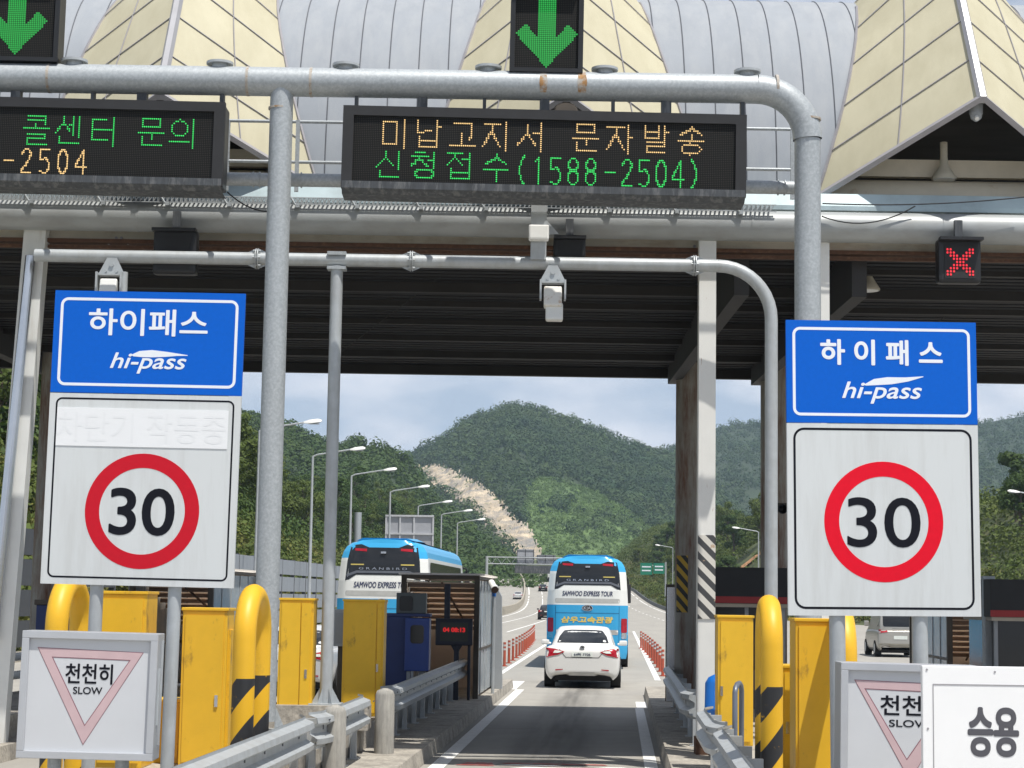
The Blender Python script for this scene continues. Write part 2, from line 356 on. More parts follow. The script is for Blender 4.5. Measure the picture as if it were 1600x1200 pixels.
def led_screen(name, pitch):
    m = bpy.data.materials.new(name); t, b = nodes(m); n = t.nodes; l = t.links.new
    tc = n.new('ShaderNodeTexCoord'); mp = n.new('ShaderNodeMapping'); mp.inputs['Scale'].default_value = (1 / pitch, 1 / pitch, 1 / pitch); l(tc.outputs['Object'], mp.inputs[0])
    fr = n.new('ShaderNodeVectorMath'); fr.operation = 'FRACTION'; l(mp.outputs[0], fr.inputs[0])
    sp = n.new('ShaderNodeSeparateXYZ'); l(fr.outputs[0], sp.inputs[0])
    a = n.new('ShaderNodeMath'); a.operation = 'GREATER_THAN'; a.inputs[1].default_value = .55; l(sp.outputs[0], a.inputs[0])
    c = n.new('ShaderNodeMath'); c.operation = 'GREATER_THAN'; c.inputs[1].default_value = .55; l(sp.outputs[2], c.inputs[0])
    q = n.new('ShaderNodeMath'); q.operation = 'MULTIPLY'; l(a.outputs[0], q.inputs[0]); l(c.outputs[0], q.inputs[1])
    mix = n.new('ShaderNodeMixRGB'); mix.inputs[1].default_value = (.008, .009, .01, 1); mix.inputs[2].default_value = (.045, .042, .036, 1); l(q.outputs[0], mix.inputs[0])
    l(mix.outputs[0], b.inputs['Base Color']); b.inputs['Roughness'].default_value = .7; b.inputs['Specular IOR Level'].default_value = .15
    return m
SCREEN = led_screen('led_matrix', .0222)

# ------------------------------------------------------------ ground, lane, islands
def sheet(name, us, vs, z, mat, kind='structure', uf=None):
    b = MB(); n = len(us)
    P = [[RW((uf(u, v) if uf else u), v, z) for u in us] for v in vs]
    b.loft(P, smooth=False); return tag(b.build(name, mat), kind=kind)
vv = [-60, 0, 40, 80, 120, 150] + list(range(165, 640, 15)) + [800, 1100, 1600, 3000, 6000]
b = MB(); b.loft([[RW(u, v, -.03 if v < 1000 else -10) for u in (-3000, -600, -120, -60, -30, -20, -10, 0, 10, 20, 30, 60, 120, 600, 3000)] for v in vv], smooth=False)
tag(b.build('ground', TANK), kind='structure')
def plaza_edge(u, v):
    k = min(1, max(0, (v - 120) / 160)); l, r = -19 - min(1, k * 1.6) * 6.5, 34 - k * 24; return l + (r - l) * u
sheet('toll_plaza', [i / 12 for i in range(13)], [-40, 0, 40, 80, 120] + list(range(135, 640, 15)), 0, CONC, uf=plaza_edge)
def line(u0, u1, v0, v1, mat=LINE, name='road_marking', z=.006, step=12, bendu=0.0):
    n = max(1, int((v1 - v0) / step)); b = MB()
    b.loft([[RW(u0 + bendu * (k / n) ** 2, v0 + (v1 - v0) * k / n, z), RW(u1 + bendu * (k / n) ** 2, v0 + (v1 - v0) * k / n, z)] for k in range(n + 1)], smooth=False)
    return tag(b.build(name, mat), kind='structure')
line(-2.36, -2.16, 10, 45.5); line(.37, .54, 10, 38.6)
line(-2.36, -2.9, 45.5, 50); line(-3.36, -3.2, 52, 130); line(1.02, 1.18, 52, 130); line(.4, .62, 38.6, 41)
line(-6.9, -6.75, 120, 420); line(-12.4, -12.2, 100, 600); line(8.6, 8.8, 190, 600); line(-9.75, -9.6, 90, 420)
for k in range(28): line(5.0, 5.15, 130 + k * 14, 136 + k * 14)
for k in range(20): line(-.6, -.45, 150 + k * 16, 156 + k * 16)
# worn red and white lettering at the bottom of the lane
mk = MB()
for (u0, u1, v0, v1) in ((-2.05, -1.55, 24.9, 25.35), (-1.5, -.1, 25.25, 25.4), (-.95, .0, 24.75, 24.85)): mk.add([RW(u0, v0, .007), RW(u1, v0, .007), RW(u1 - .06, v1, .007), RW(u0 + .12, v1, .007)], [(0, 1, 2, 3)])
tag(mk.build('road_marking', LINER), kind='structure')
mk = MB()
for (u0, u1, v0, v1) in ((-1.5, -.7, 25.02, 25.14), (-1.35, -.35, 24.6, 24.8), (-.3, .2, 24.8, 25.0)): mk.add([RW(u0, v0, .008), RW(u1, v0, .008), RW(u1 - .1, v1, .008), RW(u0 + .2, v1, .008)], [(0, 1, 2, 3)])
tag(mk.build('road_marking', LINE), kind='structure')
wear = bpy.data.materials.new('oil_wear'); t_, b_ = nodes(wear); n_ = t_.nodes; l_ = t_.links.new
b_.inputs['Base Color'].default_value = (.07, .068, .065, 1); b_.inputs['Roughness'].default_value = .8
c_ = n_.new('ShaderNodeTexCoord'); g_ = n_.new('ShaderNodeMapping'); g_.inputs['Scale'].default_value = (1.2, .05, 1); l_(c_.outputs['Object'], g_.inputs[0])
z_ = n_.new('ShaderNodeTexNoise'); z_.inputs['Scale'].default_value = 2.5; z_.inputs['Detail'].default_value = 7; l_(g_.outputs[0], z_.inputs['Vector'])
u_ = n_.new('ShaderNodeUVMap'); s_ = n_.new('ShaderNodeSeparateXYZ'); l_(c_.outputs['Object'], s_.inputs[0])
w_ = n_.new('ShaderNodeMath'); w_.operation = 'MULTIPLY_ADD'; w_.inputs[1].default_value = 1.0; w_.inputs[2].default_value = .92; l_(s_.outputs[0], w_.inputs[0])
a_ = n_.new('ShaderNodeMath'); a_.operation = 'ABSOLUTE'; l_(w_.outputs[0], a_.inputs[0])
f_ = n_.new('ShaderNodeMapRange'); f_.inputs[1].default_value = .75; f_.inputs[2].default_value = .05; f_.inputs[3].default_value = 0; f_.inputs[4].default_value = 1; l_(a_.outputs[0], f_.inputs[0])
h_ = n_.new('ShaderNodeMapRange'); h_.inputs[1].default_value = .3; h_.inputs[2].default_value = .75; h_.inputs[3].default_value = 0; h_.inputs[4].default_value = .62; l_(z_.outputs[0], h_.inputs[0])
m_ = n_.new('ShaderNodeMath'); m_.operation = 'MULTIPLY'; l_(f_.outputs[0], m_.inputs[0]); l_(h_.outputs[0], m_.inputs[1])
q_ = n_.new('ShaderNodeMixShader'); e_ = n_.new('ShaderNodeBsdfTransparent'); l_(m_.outputs[0], q_.inputs[0]); l_(e_.outputs[0], q_.inputs[1]); l_(b_.outputs[0], q_.inputs[2]); l_(q_.outputs[0], n_['Material Output'].inputs[0])
b = MB(); b.add([(-1.9, 14, .0045), (.1, 14, .0045), (.1, 110, .0045), (-1.9, 110, .0045)], [(0, 1, 2, 3)]); o = tag(b.build('lane_oil_stain', wear), kind='structure'); o.rotation_euler = (0, 0, -RA)
# joints and joints in the lane
b = MB()
for v in range(14, 60, 6): b.add([RW(-2.4, v, .003), RW(.6, v, .003), RW(.6, v + .03, .003), RW(-2.4, v + .03, .003)], [(0, 1, 2, 3)])
tag(b.build('pavement_joints', pm('joint_sealant', (.16, .15, .14), .9)), kind='structure')
def island(u0, u1, v0, v1, inner, step_end):
    """kerb slab with a raised plinth along its middle"""
    b = MB(); n = 16
    for k in range(n):
        a, c = v0 + (v1 - v0) * k / n, v0 + (v1 - v0) * (k + 1) / n - .02
        q = [RW(u0, a), RW(u1, a), RW(u1, c), RW(u0, c)]
        t = [RW(u0 + .03, a, .2), RW(u1 - .03, a, .2), RW(u1 - .03, c, .2), RW(u0 + .03, c, .2)]
        b.add(q + t, [(4, 5, 6, 7), (0, 1, 5, 4), (1, 2, 6, 5), (2, 3, 7, 6), (3, 0, 4, 7)])
    tag(b.build('kerb', KERB), kind='structure')
    if inner:
        b = MB(); a0, a1 = inner
        q = [RW(a0, v0, .19), RW(a1, v0, .19), RW(a1, step_end, .19), RW(a0, step_end, .19)]; t = [RW(a0, v0, .5), RW(a1, v0, .5), RW(a1, step_end, .5), RW(a0, step_end, .5)]
        b.add(q + t, [(4, 5, 6, 7), (0, 1, 5, 4), (1, 2, 6, 5), (2, 3, 7, 6), (3, 0, 4, 7)])
        tag(b.build('island_plinth', KERB), kind='structure')
island(-4.65, -2.46, 8, 46.4, (-4.6, -3.2), 36)
island(.62, 2.75, 8, 44, (1.25, 2.7), 30)
island(-9.9, -7.65, 8, 46, (-9.8, -8.0), 34)
island(5.9, 8.1, 8, 44, None, 30)

# ------------------------------------------------------------ toll canopy
CF, CB = 25.0, 36.3
canopy = thing('toll_gate_canopy', 'toll gate canopy with pale barrel vaulted roof, cream gabled hoods and dark underside', 'canopy', (0, CF, 0))
XL, XR = -14.0, 10.5
zf = XZ(800, 395, CF)[1]; zr = XZ(800, 588, CB)[1]
VA, VBh, VY0 = 2.7, 3.47, 25.3
VZ0 = XZ(800, 303, VY0)[1]
def vault(th):
    if th > math.pi / 2: return VY0 + 2 * VA + 5.4 - VA * (1 + math.cos(th)) , VZ0 + VBh * math.sin(th)
    return VY0 + VA * (1 - math.cos(th)), VZ0 + VBh * math.sin(th)
hoods = [at(px, 150 + (px - 885) * .004, 24.1) for px in (250, 885, 1535)]
RD_ = Vector((0, 1.15, 1.75)).normalized()
def hood_w(q): return 1.95 - 1.15 * q + .25 * q * q
def ridge(A, q): return A + RD_ * (q * VBh / RD_.z)
def edge(A, q, s, o=0.0):
    q2 = min(q, 1.0); th = math.asin(q2); y, z = vault(th); return Vector((A.x + s * hood_w(q), y - .02 - o + max(0, q - 1) * 3, z))
nx, nth = 490, 44; b = MB(); grid = []
for j in range(nth + 1):
    y, z = vault(math.pi * j / nth); grid.append([(XL + (XR - XL) * i / nx, y, z) for i in range(nx + 1)])
def in_hood(x, y, z):
    q = (z - VZ0) / VBh; return any(abs(x - A.x) < hood_w(q) - .09 for A in hoods)
vs = [p for g in grid for p in g]; fs = []
for j in range(nth):
    for i in range(nx):
        q = (j * (nx + 1) + i, j * (nx + 1) + i + 1, (j + 1) * (nx + 1) + i + 1, (j + 1) * (nx + 1) + i)
        if j < nth / 2 and all(in_hood(*vs[k]) for k in q): continue
        fs.append(q)
b.add(vs, fs, True); b.build('vault_roof', ROOF, canopy, True)
b = MB(); x = XL + .1
while x < XR:
    pts = []
    for j in range(nth // 2 + 8):
        y, z = vault(math.pi * j / nth)
        if in_hood(x, y, z) and j < nth / 2:
            if len(pts) > 1: b.tube(pts, .008, 4, smooth=False)
            pts = []; continue
        pts.append((x, y - .005, z + .003))
    if len(pts) > 1: b.tube(pts, .008, 4, smooth=False)
    x += .405
b.build('roof_seams', SEAM, canopy, True)
for A in hoods:
    hb = MB(); sm = MB(); tr = MB(); br = MB(); NQ = 14; NS = 10
    for s in (-1, 1):
        G = [[ridge(A, 1.12 * i / NQ).lerp(edge(A, 1.12 * i / NQ, s), t / NS) for t in range(NS + 1)] for i in range(NQ + 1)]
        hb.loft(G, smooth=True)
        hb.loft([[ridge(A, 1.12), ridge(A, 1.12) + Vector((0, 3, 0))], [edge(A, 1.12, s), edge(A, 1.12, s) + Vector((0, 3, 0))]], smooth=False)
        F_ = lambda q, t: ridge(A, q).lerp(edge(A, q, s), t) + Vector((s * -.0, -.012, .004))
        for q in (.19, .38, .57, .76, .95):
            pts = [F_(q, t / 8) for t in range(9)]; sm.tube(pts, .009, 4, smooth=False)
        sm.tube([F_(q / 10, .5) for q in range(11)], .009, 4, smooth=False)
        tr.tube([F_(0, t / 8) for t in range(9)], .05, 4, smooth=False)
        tr.tube([F_(q / 10, 1.0) for q in range(11)], .022, 4, smooth=False)
    br.tube([ridge(A, 0) + Vector((0, -.01, -.03)), ridge(A, 1.12)], .07, 6, smooth=False)
    o = hb.build('hood', CREAM, canopy, True)
    for q, nm, m in ((sm, 'panel_seams', TRIM), (tr, 'edge_trim', TRIM), (br, 'ridge_cap', TRIMB)): q.build(nm, m, o)
    for ch in o.children:                             # children were modelled in world space
        for v in ch.data.vertices: v.co = MW[canopy.name].inverted() @ v.co
# front pipe, beam, gutter
zp = XZ(800, 348, CF - .25)[1]
b = MB(); b.tube([(XL, CF - .27, zp), (XR, CF - .27, zp)], .2, 20)
for px in (217, 1173, 1470): x = XZ(px, 348, CF - .25)[0]; b.tube([(x - .01, CF - .27, zp), (x + .01, CF - .27, zp)], .205, 20)
b.build('front_pipe', pm('front_pipe_paint', (.36, .38, .385), .45, .1, .07, 3, col2=(.27, .27, .26), cover=.36, sharp=.4, stretch2=(1, 1, 3)), canopy, True)
b = MB(); b.box(XL, XR, CF + .1, CF + .13, zf + .1, zf + .75); b.build('fascia_beam', BEIGE, canopy, True)
b = MB(); b.box(XL, XR, CF - .02, CF + .25, zf + .05, zf + .1)
b.box(XL, XR, CF + .02, CF + .1, zf - .02, zf + .02); b.build('beam_flange', RUST, canopy, True)
b = MB()
for px, py in ((182, 352), (182, 372), (190, 352), (190, 372), (170, 380), (200, 380), (1085, 385), (1095, 385)):
    x, z = XZ(px, py, CF + .1); b.tube([(x, CF + .08, z), (x, CF + .11, z)], .02, 6)
b.build('bolts', TRIM, canopy, True)
b = MB(); g0 = XZ(800, 296, 25.1)[1]; g1 = XZ(800, 322, 24.95)[1]
b.loft([[(x, 25.3, g0), (x, 24.97, g0 - .02), (x, 24.9, g1 + .06), (x, 24.9, g1), (x, 25.05, g1 - .03), (x, 25.3, g1 - .03)] for x in (XL, XR)], smooth=False)
b.build('gutter', TEAL, canopy, True)
# underside: corrugated deck, cross beams and the rear edge
b = MB(); ny = 46; zc = zf + .28; zs = lambda y: zc + (zr + .16 - zc) * (y - CF) / (CB - CF)
prof = []
for k in range(ny + 1):
    y = CF + .3 + (CB - CF - .5) * k / ny; z_ = zs(y); prof += [(y, z_), (y + .06, z_), (y + .06, z_ + .07), (y + .18, z_ + .07), (y + .18, z_)]
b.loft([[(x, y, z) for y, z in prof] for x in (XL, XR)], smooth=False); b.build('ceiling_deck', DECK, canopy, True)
b = MB()
for y, h in ((25.6, .12), (27.0, .07), (28.4, .14), (29.9, .07), (31.4, .08), (33.0, .07), (34.6, .1)): b.box(XL, XR, y, y + .14, zs(y) - h, zs(y) + .02)
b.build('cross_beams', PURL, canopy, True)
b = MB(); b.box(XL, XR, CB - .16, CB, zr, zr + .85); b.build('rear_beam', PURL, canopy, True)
for px in (1052, 1182, 1760, 60):
    x = XZ(px, 597, CB - .3)[0]; b = MB(); b.box(x - .1, x + .1, CF + .3, CB - .25, zr - .13, zc - .01); b.build('side_beam', pm('side_beam_paint', (.036, .035, .036), .7, 0, .15, 2), canopy, True)
for (p, q) in (((690, 430), (520, 560)), ((690, 430), (940, 520)), ((1380, 560), (1560, 440))):
    b = MB(); b.tube([at(p[0], p[1], 28), at(q[0], q[1], 33)], .008, 5); b.build('tie_rod', PURL, canopy, True)
INB = pm('inner_beam_paint', (.8, .72, .58), .6, 0, .1, 3, col2=(.45, .25, .1), cover=.3, sharp=.2)
b = MB(); b.box(XL, XR, 25.75, 25.87, VZ0 + .42, VZ0 + .66); b.build('inner_beam', INB, canopy, True)   # seen through the hood openings
b = MB(); b.tube([(XL, 25.75, VZ0 + .12), (XR, 25.75, VZ0 + .12)], .24, 14); b.box(XL, XR, 25.8, 26.0, VZ0 - .2, VZ0 - .12); b.build('inner_pipe', INB, canopy, True)
b = MB(); b.box(XL, XR, 27.5, 27.56, zc + .05, VZ0 + 3.2); b.build('inner_partition', pm('partition', (.16, .15, .14), .8, 0, .2, 2, stretch=(.3, 1, 4)), canopy, True)
# columns
def column(px, Y, hw, hd, zb, mat, top, px2=None, round_=0.0, py=700):
    x = XZ(px, py, Y)[0]; x2 = x if px2 is None else XZ(px2, 1100, Y)[0]
    b = MB()
    if round_: b.tube([(x2, Y, zb), (x, Y, top)], round_, 24)
    else:
        hw2 = hw
        b.loft([[(q - hw, Y - hd, z), (q + hw, Y - hd, z), (q + hw, Y + hd, z), (q - hw, Y + hd, z)] for q, z in ((x2, zb), (x, top))], closed=True, smooth=False)
    o = b.build('column', mat, canopy, True); return o, x
c1, cx1 = column(1103.5, 24.86, .11, .1, .2, WSTEEL, zf + .5)
def wrap(o, parent): 
    for v in o.data.vertices: v.co = MW[canopy.name].inverted() @ v.co
b = MB(); z0, z1 = XZ(1103, 967, 24.75)[1], XZ(1103, 836, 24.75)[1]; b.box(cx1 - .113, cx1 + .113, 24.745, 24.757, z0, z1); o = b.build('hazard_stripes', WBX, c1); wrap(o, c1)
b = MB(); b.box(cx1 - .13, cx1 + .13, 24.72, 25.0, .2, .42); o = b.build('rusty_foot', RUST, c1); wrap(o, c1)
c2, cx2 = column(1284, 24.86, .085, .1, .5, WSTEEL, zf + .5, py=450)
c3, cx3 = column(1073, 35.4, .2, .2, .2, OLDPAINT, zc, round_=.205)
b = MB(); z0, z1 = XZ(1070, 957, 35.2)[1], XZ(1070, 868, 35.2)[1]
b.loft([[(cx3 + .21 * math.sin(R(a)), 35.4 - .21 * math.cos(R(a)), z) for a in range(-60, 12, 8)] for z in (z0, z1)]); o = b.build('hazard_stripes', YBX, c3); wrap(o, c3)
c4, cx4 = column(1209, 35.4, .25, .2, .2, OLDPAINT, zc, round_=.245)
b = MB()
for x in (cx3 + .15,): b.tube([(x, 35.2, 2.6), (x, 35.2, 2.65)], .06, 8)
column(58, 25.0, .145, .12, .2, WHITE, zf + .5, px2=-6, py=400)
column(84, 35.0, .2, .2, .2, OLDPAINT, zc, px2=58, round_=.2, py=560)
b = MB(); p0, p1 = at(48, 400, 24.8), at(-12, 1000, 24.8); b.tube([p0, p1], .07, 14); b.build('drain_pipe', CHROME, canopy, True)
column(-120, 35.0, .2, .2, .2, OLDPAINT, zc, round_=.2, py=560)
for px in (1640, 1790): column(px, 24.86, .1, .1, .2, WSTEEL, zf + .5)
# ceiling lamps hanging below the deck: each is a fitting that could be lifted away
def lamp(px, py, Y, label):
    p = at(px, py, Y); t = thing('ceiling_lamp', label, 'lamp', p, 0, 'bell lamps under the toll canopy')
    b = MB(); prof = [(.05, .3), (.06, .18), (.12, .08), (.17, .0), (.165, -.02)]
    b.loft([[(r * math.cos(2 * math.pi * k / 16), r * math.sin(2 * math.pi * k / 16), z) for k in range(17)] for r, z in prof]); b.tube([(0, 0, .28), (0, 0, .5)], .05, 10)
    b.build('lamp_shade', BEIGE, t); b = MB(); b.tube([(0, 0, -.025), (0, 0, -.015)], .15, 16); b.build('lens', LAMPH, t)
lamp(1357, 452, 27.5, 'bell lamp under the dark canopy between the grey gantry post and red cross signal')
lamp(492, 446, 29, 'bell lamp under the dark canopy just right of the left gantry post')
lamp(908, 446, 29, 'bell lamp under the dark canopy behind the hanging white antenna box')
lamp(1475, 279, 25.6, 'pale dish lamp inside the opening of the right cream hood')
p = at(1525, 178, 24.35); t = thing('dome_camera', 'small dome camera under the tip of the right cream hood', 'camera', p)
b = MB(); b.tube([(0, 0, .12), (0, 0, .0)], .09, 12); b.tube([(0, 0, .0), (0, 0, -.06), (0, 0, -.1)], [.085, .07, .02], 12); b.build('housing', GREY, t)
b = MB(); b.tube([(-.01, -.07, -.06), (-.01, -.1, -.09)], .03, 8); b.build('lens', LAMPH, t)
# ------------------------------------------------------------ sign gantry over the lane
GY = 23.0; kG = F / GY
gantry = thing('sign_gantry', 'tall galvanised pipe gantry carrying the message displays, with catwalk behind', 'gantry', (0, GY, 0))
zb = XZ(700, 132, GY)[1]; xr = XZ(1262, 400, GY)[0]; xl = XZ(436, 300, GY)[0]
zbase = .5
br_ = .178
b = MB(); b.tube([(-13.5, GY, zb), (xr - .62, GY, zb)], br_, 24)
arc = [(xr - .62 + .62 * math.sin(R(a)), GY, zb - .62 + .62 * math.cos(R(a))) for a in range(0, 91, 9)]
b.tube(arc, br_, 24, cap=False); b.build('beam', GALV, gantry, True)
b = MB(); b.tube([(xr, GY, zb - .62), (xr, GY, zbase)], .16, 24); b.box(xr - .3, xr + .3, GY - .3, GY + .3, .5, .53); b.build('post', GALV, gantry, True)
b = MB(); b.tube([(xl, GY, zb - .05), (xl, GY, zbase + .15)], .142, 24); b.build('post', GALV, gantry, True)
b = MB(); b.box(xl - .27, xl + .27, GY - .27, GY + .27, zbase, zbase + .05)
for a in range(4): b.add([(xl + .13 * math.cos(a * 1.57), GY + .13 * math.sin(a * 1.57), zbase + .05), (xl + .26 * math.cos(a * 1.57), GY + .26 * math.sin(a * 1.57), zbase + .05), (xl + .13 * math.cos(a * 1.57), GY + .13 * math.sin(a * 1.57), zbase + .35)], [(0, 1, 2)])
b.build('base_plate', GALV, gantry, True)
RUSTY = pm('rusty_weld', (.4, .37, .33), .7, 0, .2, 20, col2=(.3, .19, .1), cover=.42)
b = MB()
for px in (78, 388, 487, 1213):
    x = XZ(px, 125, GY)[0]; b.tube([(x - .016, GY, zb), (x + .016, GY, zb)], br_ + .004, 24)
x, z = XZ(438, 170, GY); b.tube([(x, GY, z - .012), (x, GY, z + .012)], .147, 24)
x, z = XZ(1262, 187, GY); b.tube([(xr, GY, z - .012), (xr, GY, z + .012)], .167, 24)
b.build('weld_ring', RUSTY, gantry, True)
STAIN = pm('rust_stain', (.33, .18, .07), .8, 0, .3, 12, col2=(.4, .38, .35), cover=.5)
for px, w in ((849, .05), (909, .06)):
    x = XZ(px, 125, GY)[0]; b = MB()
    b.loft([[(x + s * (w - abs(a) * .0003), GY - (br_ + .003) * math.cos(R(a)), zb + (br_ + .003) * math.sin(R(a))) for a in range(70, -50, -10)] for s in (-1, 1)])
    b.build('rust_streak', STAIN, gantry, True)
for px in (115, 343, 540, 763, 945, 1168):
    x = XZ(px, 110, GY)[0]; b = MB(); b.tube([(x, GY + .02, zb + .1), (x, GY + .02, zb + br_ + .04)], .1, 14); b.tube([(x, GY + .02, zb + br_ + .03), (x, GY + .02, zb + br_ + .06)], .165, 18)
    b.build('flange_cap', GALV2, gantry, True)
# lower pipe and catwalk
zl = XZ(700, 285, GY + .5)[1]
b = MB(); b.tube([(-13.5, GY + .5, zl), (xr - .02, GY + .5, zl)], .085, 16)
for px in (395, 405, 1215, 1225, 470): x = XZ(px, 285, GY + .5)[0]; b.tube([(x, GY + .5, zl), (x + .012, GY + .5, zl)], .1, 16)
b.build('lower_pipe', GALV, gantry, True)
zg = XZ(700, 317, GY + 1.5)[1]
b = MB(); y0, y1 = GY + 1.5, GY + 1.9
for y in (y0, y1): b.box(-13.5, xr - .17, y, y + .02, zg - .05, zg - .04); b.box(-13.5, xr - .17, y, y + .02, zg + .035, zg + .045)
x = -13.45
while x < xr - .2:
    b.box(x, x + .008, y0, y1, zg - .035, zg + .035); b.tube([(x, y0 + .005, zg - .04), (x + .05, y0 + .005, zg + .035)], .007, 4, smooth=False); x += .058
b.build('catwalk_grating', GALV2, gantry, True)
for px in (45, 158, 258, 355, 462, 555, 655, 757, 850, 950, 1055, 1155): 
    x, _ = XZ(px, 317, GY + 1.5); b = MB(); b.box(x, x + .05, y0 - .015, y1, zg - .09, zg - .05); b.tube([(x, y0 - .01, zg - .06), (x - .07, y0 - .01, zg + .05)], .014, 5); b.build('catwalk_bracket', GALV, gantry, True)
b = MB()
for py in (190, 253):
    z = XZ(450, py, GY + .95)[1]; b.tube([(-13.5, GY + .95, z), (xr - .02, GY + .95, z)], .022, 8)
for px in (357, 466, 1238, 700, 900, 100): x, z = XZ(px, 188, GY + .95); b.box(x - .025, x + .025, GY + .93, GY + .97, zg, z)
b.build('handrail', GALV, gantry, True)
for px, w in ((557, .02), (660, .06), (757, .02), (851, .06), (958, .02), (1041, .06), (1160, .025), (25, .06), (145, .02), (222, .06), (347, .025), (-120, .06)):
    x = XZ(px, 160, GY)[0]; z1 = XZ(px, 178, GY)[1]; b = MB(); b.box(x - w, x + w, GY - .04, GY + .08, z1 - .08, zb - br_ * .8); b.build('display_hanger', GALVD, gantry, True)
for px in (247, 884):
    b = MB(); x, z = XZ(px, 168, GY - .05); b.loft([[(x + r * math.cos(R(a)), GY - .05 + d, z - .06 + r * .8 * math.sin(R(a))) for a in range(0, 181, 20)] for r, d in ((.13, -.08), (.16, .0), (.16, .15))], smooth=False); b.prism([(x + .13 * math.cos(R(a)), z - .06 + .1 * math.sin(R(a))) for a in range(0, 181, 20)], GY - .13, GY - .12)
    b.build('lamp_shade', BROWNF, gantry, True)

b = MB()                                             # loose cables
for (p0, p1, sag, Y) in (((1284, 338), (1430, 322), 18, 24.5), ((1285, 318), (1600, 308), 6, 24.4), ((355, 300), (430, 330), 10, GY + .45)):
    b = MB(); b.tube([at(p0[0] + (p1[0] - p0[0]) * k / 12, p0[1] + (p1[1] - p0[1]) * k / 12 + sag * 4 * (k / 12) * (1 - k / 12), Y) for k in range(13)], .009, 5); b.build('cable', BLACK2, gantry, True)
# ------------------------------------------------------------ LED glyphs, drawn as pen strokes on a 14 x 14 dot grid (x right, y down)
def circ(cx, cy, rx, ry, n=16): return [(cx + rx * math.cos(2 * math.pi * k / n), cy + ry * math.sin(2 * math.pi * k / n)) for k in range(n + 1)]
GL = {
 '미': [[(1, 1), (8, 1), (8, 12), (1, 12), (1, 1)], [(12, 0), (12, 14)]],
 '납': [[(1, 0), (1, 6), (8, 5)], [(11, 0), (11, 7)], [(11, 3), (13, 3)], [(2, 8), (2, 13), (11, 13), (11, 8)], [(2, 10), (11, 10)]],
 '고': [[(2, 1), (11, 1), (11, 7), (10, 9)], [(6, 6), (6, 12)], [(0, 12), (13, 12)]],
 '지': [[(1, 1), (9, 1)], [(5, 1), (5, 4), (0, 12)], [(5, 5), (9, 12)], [(12, 0), (12, 14)]],
 '서': [[(5, 1), (5, 5), (0, 11)], [(5, 5), (9, 11)], [(8, 5), (12, 5)], [(12, 0), (12, 14)]],
 '문': [[(2, 0), (11, 0), (11, 4), (2, 4), (2, 0)], [(0, 7), (13, 7)], [(7, 7), (7, 10)], [(2, 9), (2, 13), (12, 13)]],
 '자': [[(0, 1), (9, 1)], [(5, 1), (5, 4), (0, 12)], [(5, 5), (9, 12)], [(11, 0), (11, 14)], [(11, 6), (13, 6)]],
 '발': [[(1, 0), (1, 6), (8, 6), (8, 0)], [(1, 3), (8, 3)], [(11, 0), (11, 7)], [(11, 3), (13, 3)], [(2, 8), (11, 8), (11, 10.5), (2, 10.5), (2, 13), (11, 13)]],
 '송': [[(7, 0), (7, 1), (1, 4)], [(7, 1), (12, 4)], [(7, 4), (7, 7)], [(0, 7), (13, 7)], circ(6.5, 11, 5, 2.5)],
 '신': [[(5, 0), (5, 3), (0, 8)], [(5, 3), (9, 7)], [(12, 0), (12, 9)], [(2, 10), (2, 13), (12, 13)]],
 '청': [[(2, 0), (7, 0)], [(0, 2), (9, 2)], [(5, 2), (0, 7)], [(5, 4), (9, 7)], [(9, 4), (12, 4)], [(12, 0), (12, 8)], circ(7, 11, 5, 2.4)],
 '접': [[(0, 0), (8, 0)], [(4, 0), (4, 2), (0, 6)], [(4, 2), (8, 6)], [(8, 3), (12, 3)], [(12, 0), (12, 7)], [(2, 8), (2, 13), (12, 13), (12, 8)], [(2, 10), (12, 10)]],
 '수': [[(7, 0), (7, 2), (1, 5)], [(7, 2), (12, 5)], [(0, 8), (13, 8)], [(7, 8), (7, 14)]],
 '콜': [[(2, 0), (11, 0), (11, 4)], [(2, 2), (11, 2)], [(6, 4), (6, 6)], [(0, 6.5), (13, 6.5)], [(2, 9), (11, 9), (11, 11), (2, 11), (2, 13.5), (12, 13.5)]],
 '센': [[(4, 0), (4, 3), (0, 8)], [(4, 3), (7, 7)], [(7, 4), (9, 4)], [(9, 0), (9, 9)], [(12, 0), (12, 10)], [(2, 10), (2, 13), (12, 13)]],
 '터': [[(8, 1), (1, 1), (1, 11), (9, 11)], [(1, 6), (8, 6)], [(9, 6), (12, 6)], [(12, 0), (12, 14)]],
 '의': [circ(5, 4.5, 4, 4), [(0, 11), (10, 11)], [(12, 0), (12, 14)]],
 '1': [[(2, 2), (4, 0), (4, 14)]], '5': [[(7, 0), (1, 0), (1, 6), (5, 5), (7, 8), (7, 11), (5, 14), (1, 13)]],
 '8': [circ(4, 3.3, 3, 3.2), circ(4, 10.3, 3.4, 3.6)], '-': [[(1, 7), (7, 7)]], '2': [[(1, 3), (2, 1), (4, 0), (6, 1), (7, 3), (6, 6), (1, 13), (1, 14), (7, 14)]],
 '0': [circ(4, 7, 3.2, 7)], '4': [[(6, 14), (6, 0), (1, 9), (1, 10), (8, 10)]], '(': [[(6, -1), (4, 2), (3, 7), (4, 12), (6, 15)]], ')': [[(1, -1), (3, 2), (4, 7), (3, 12), (1, 15)]],
}
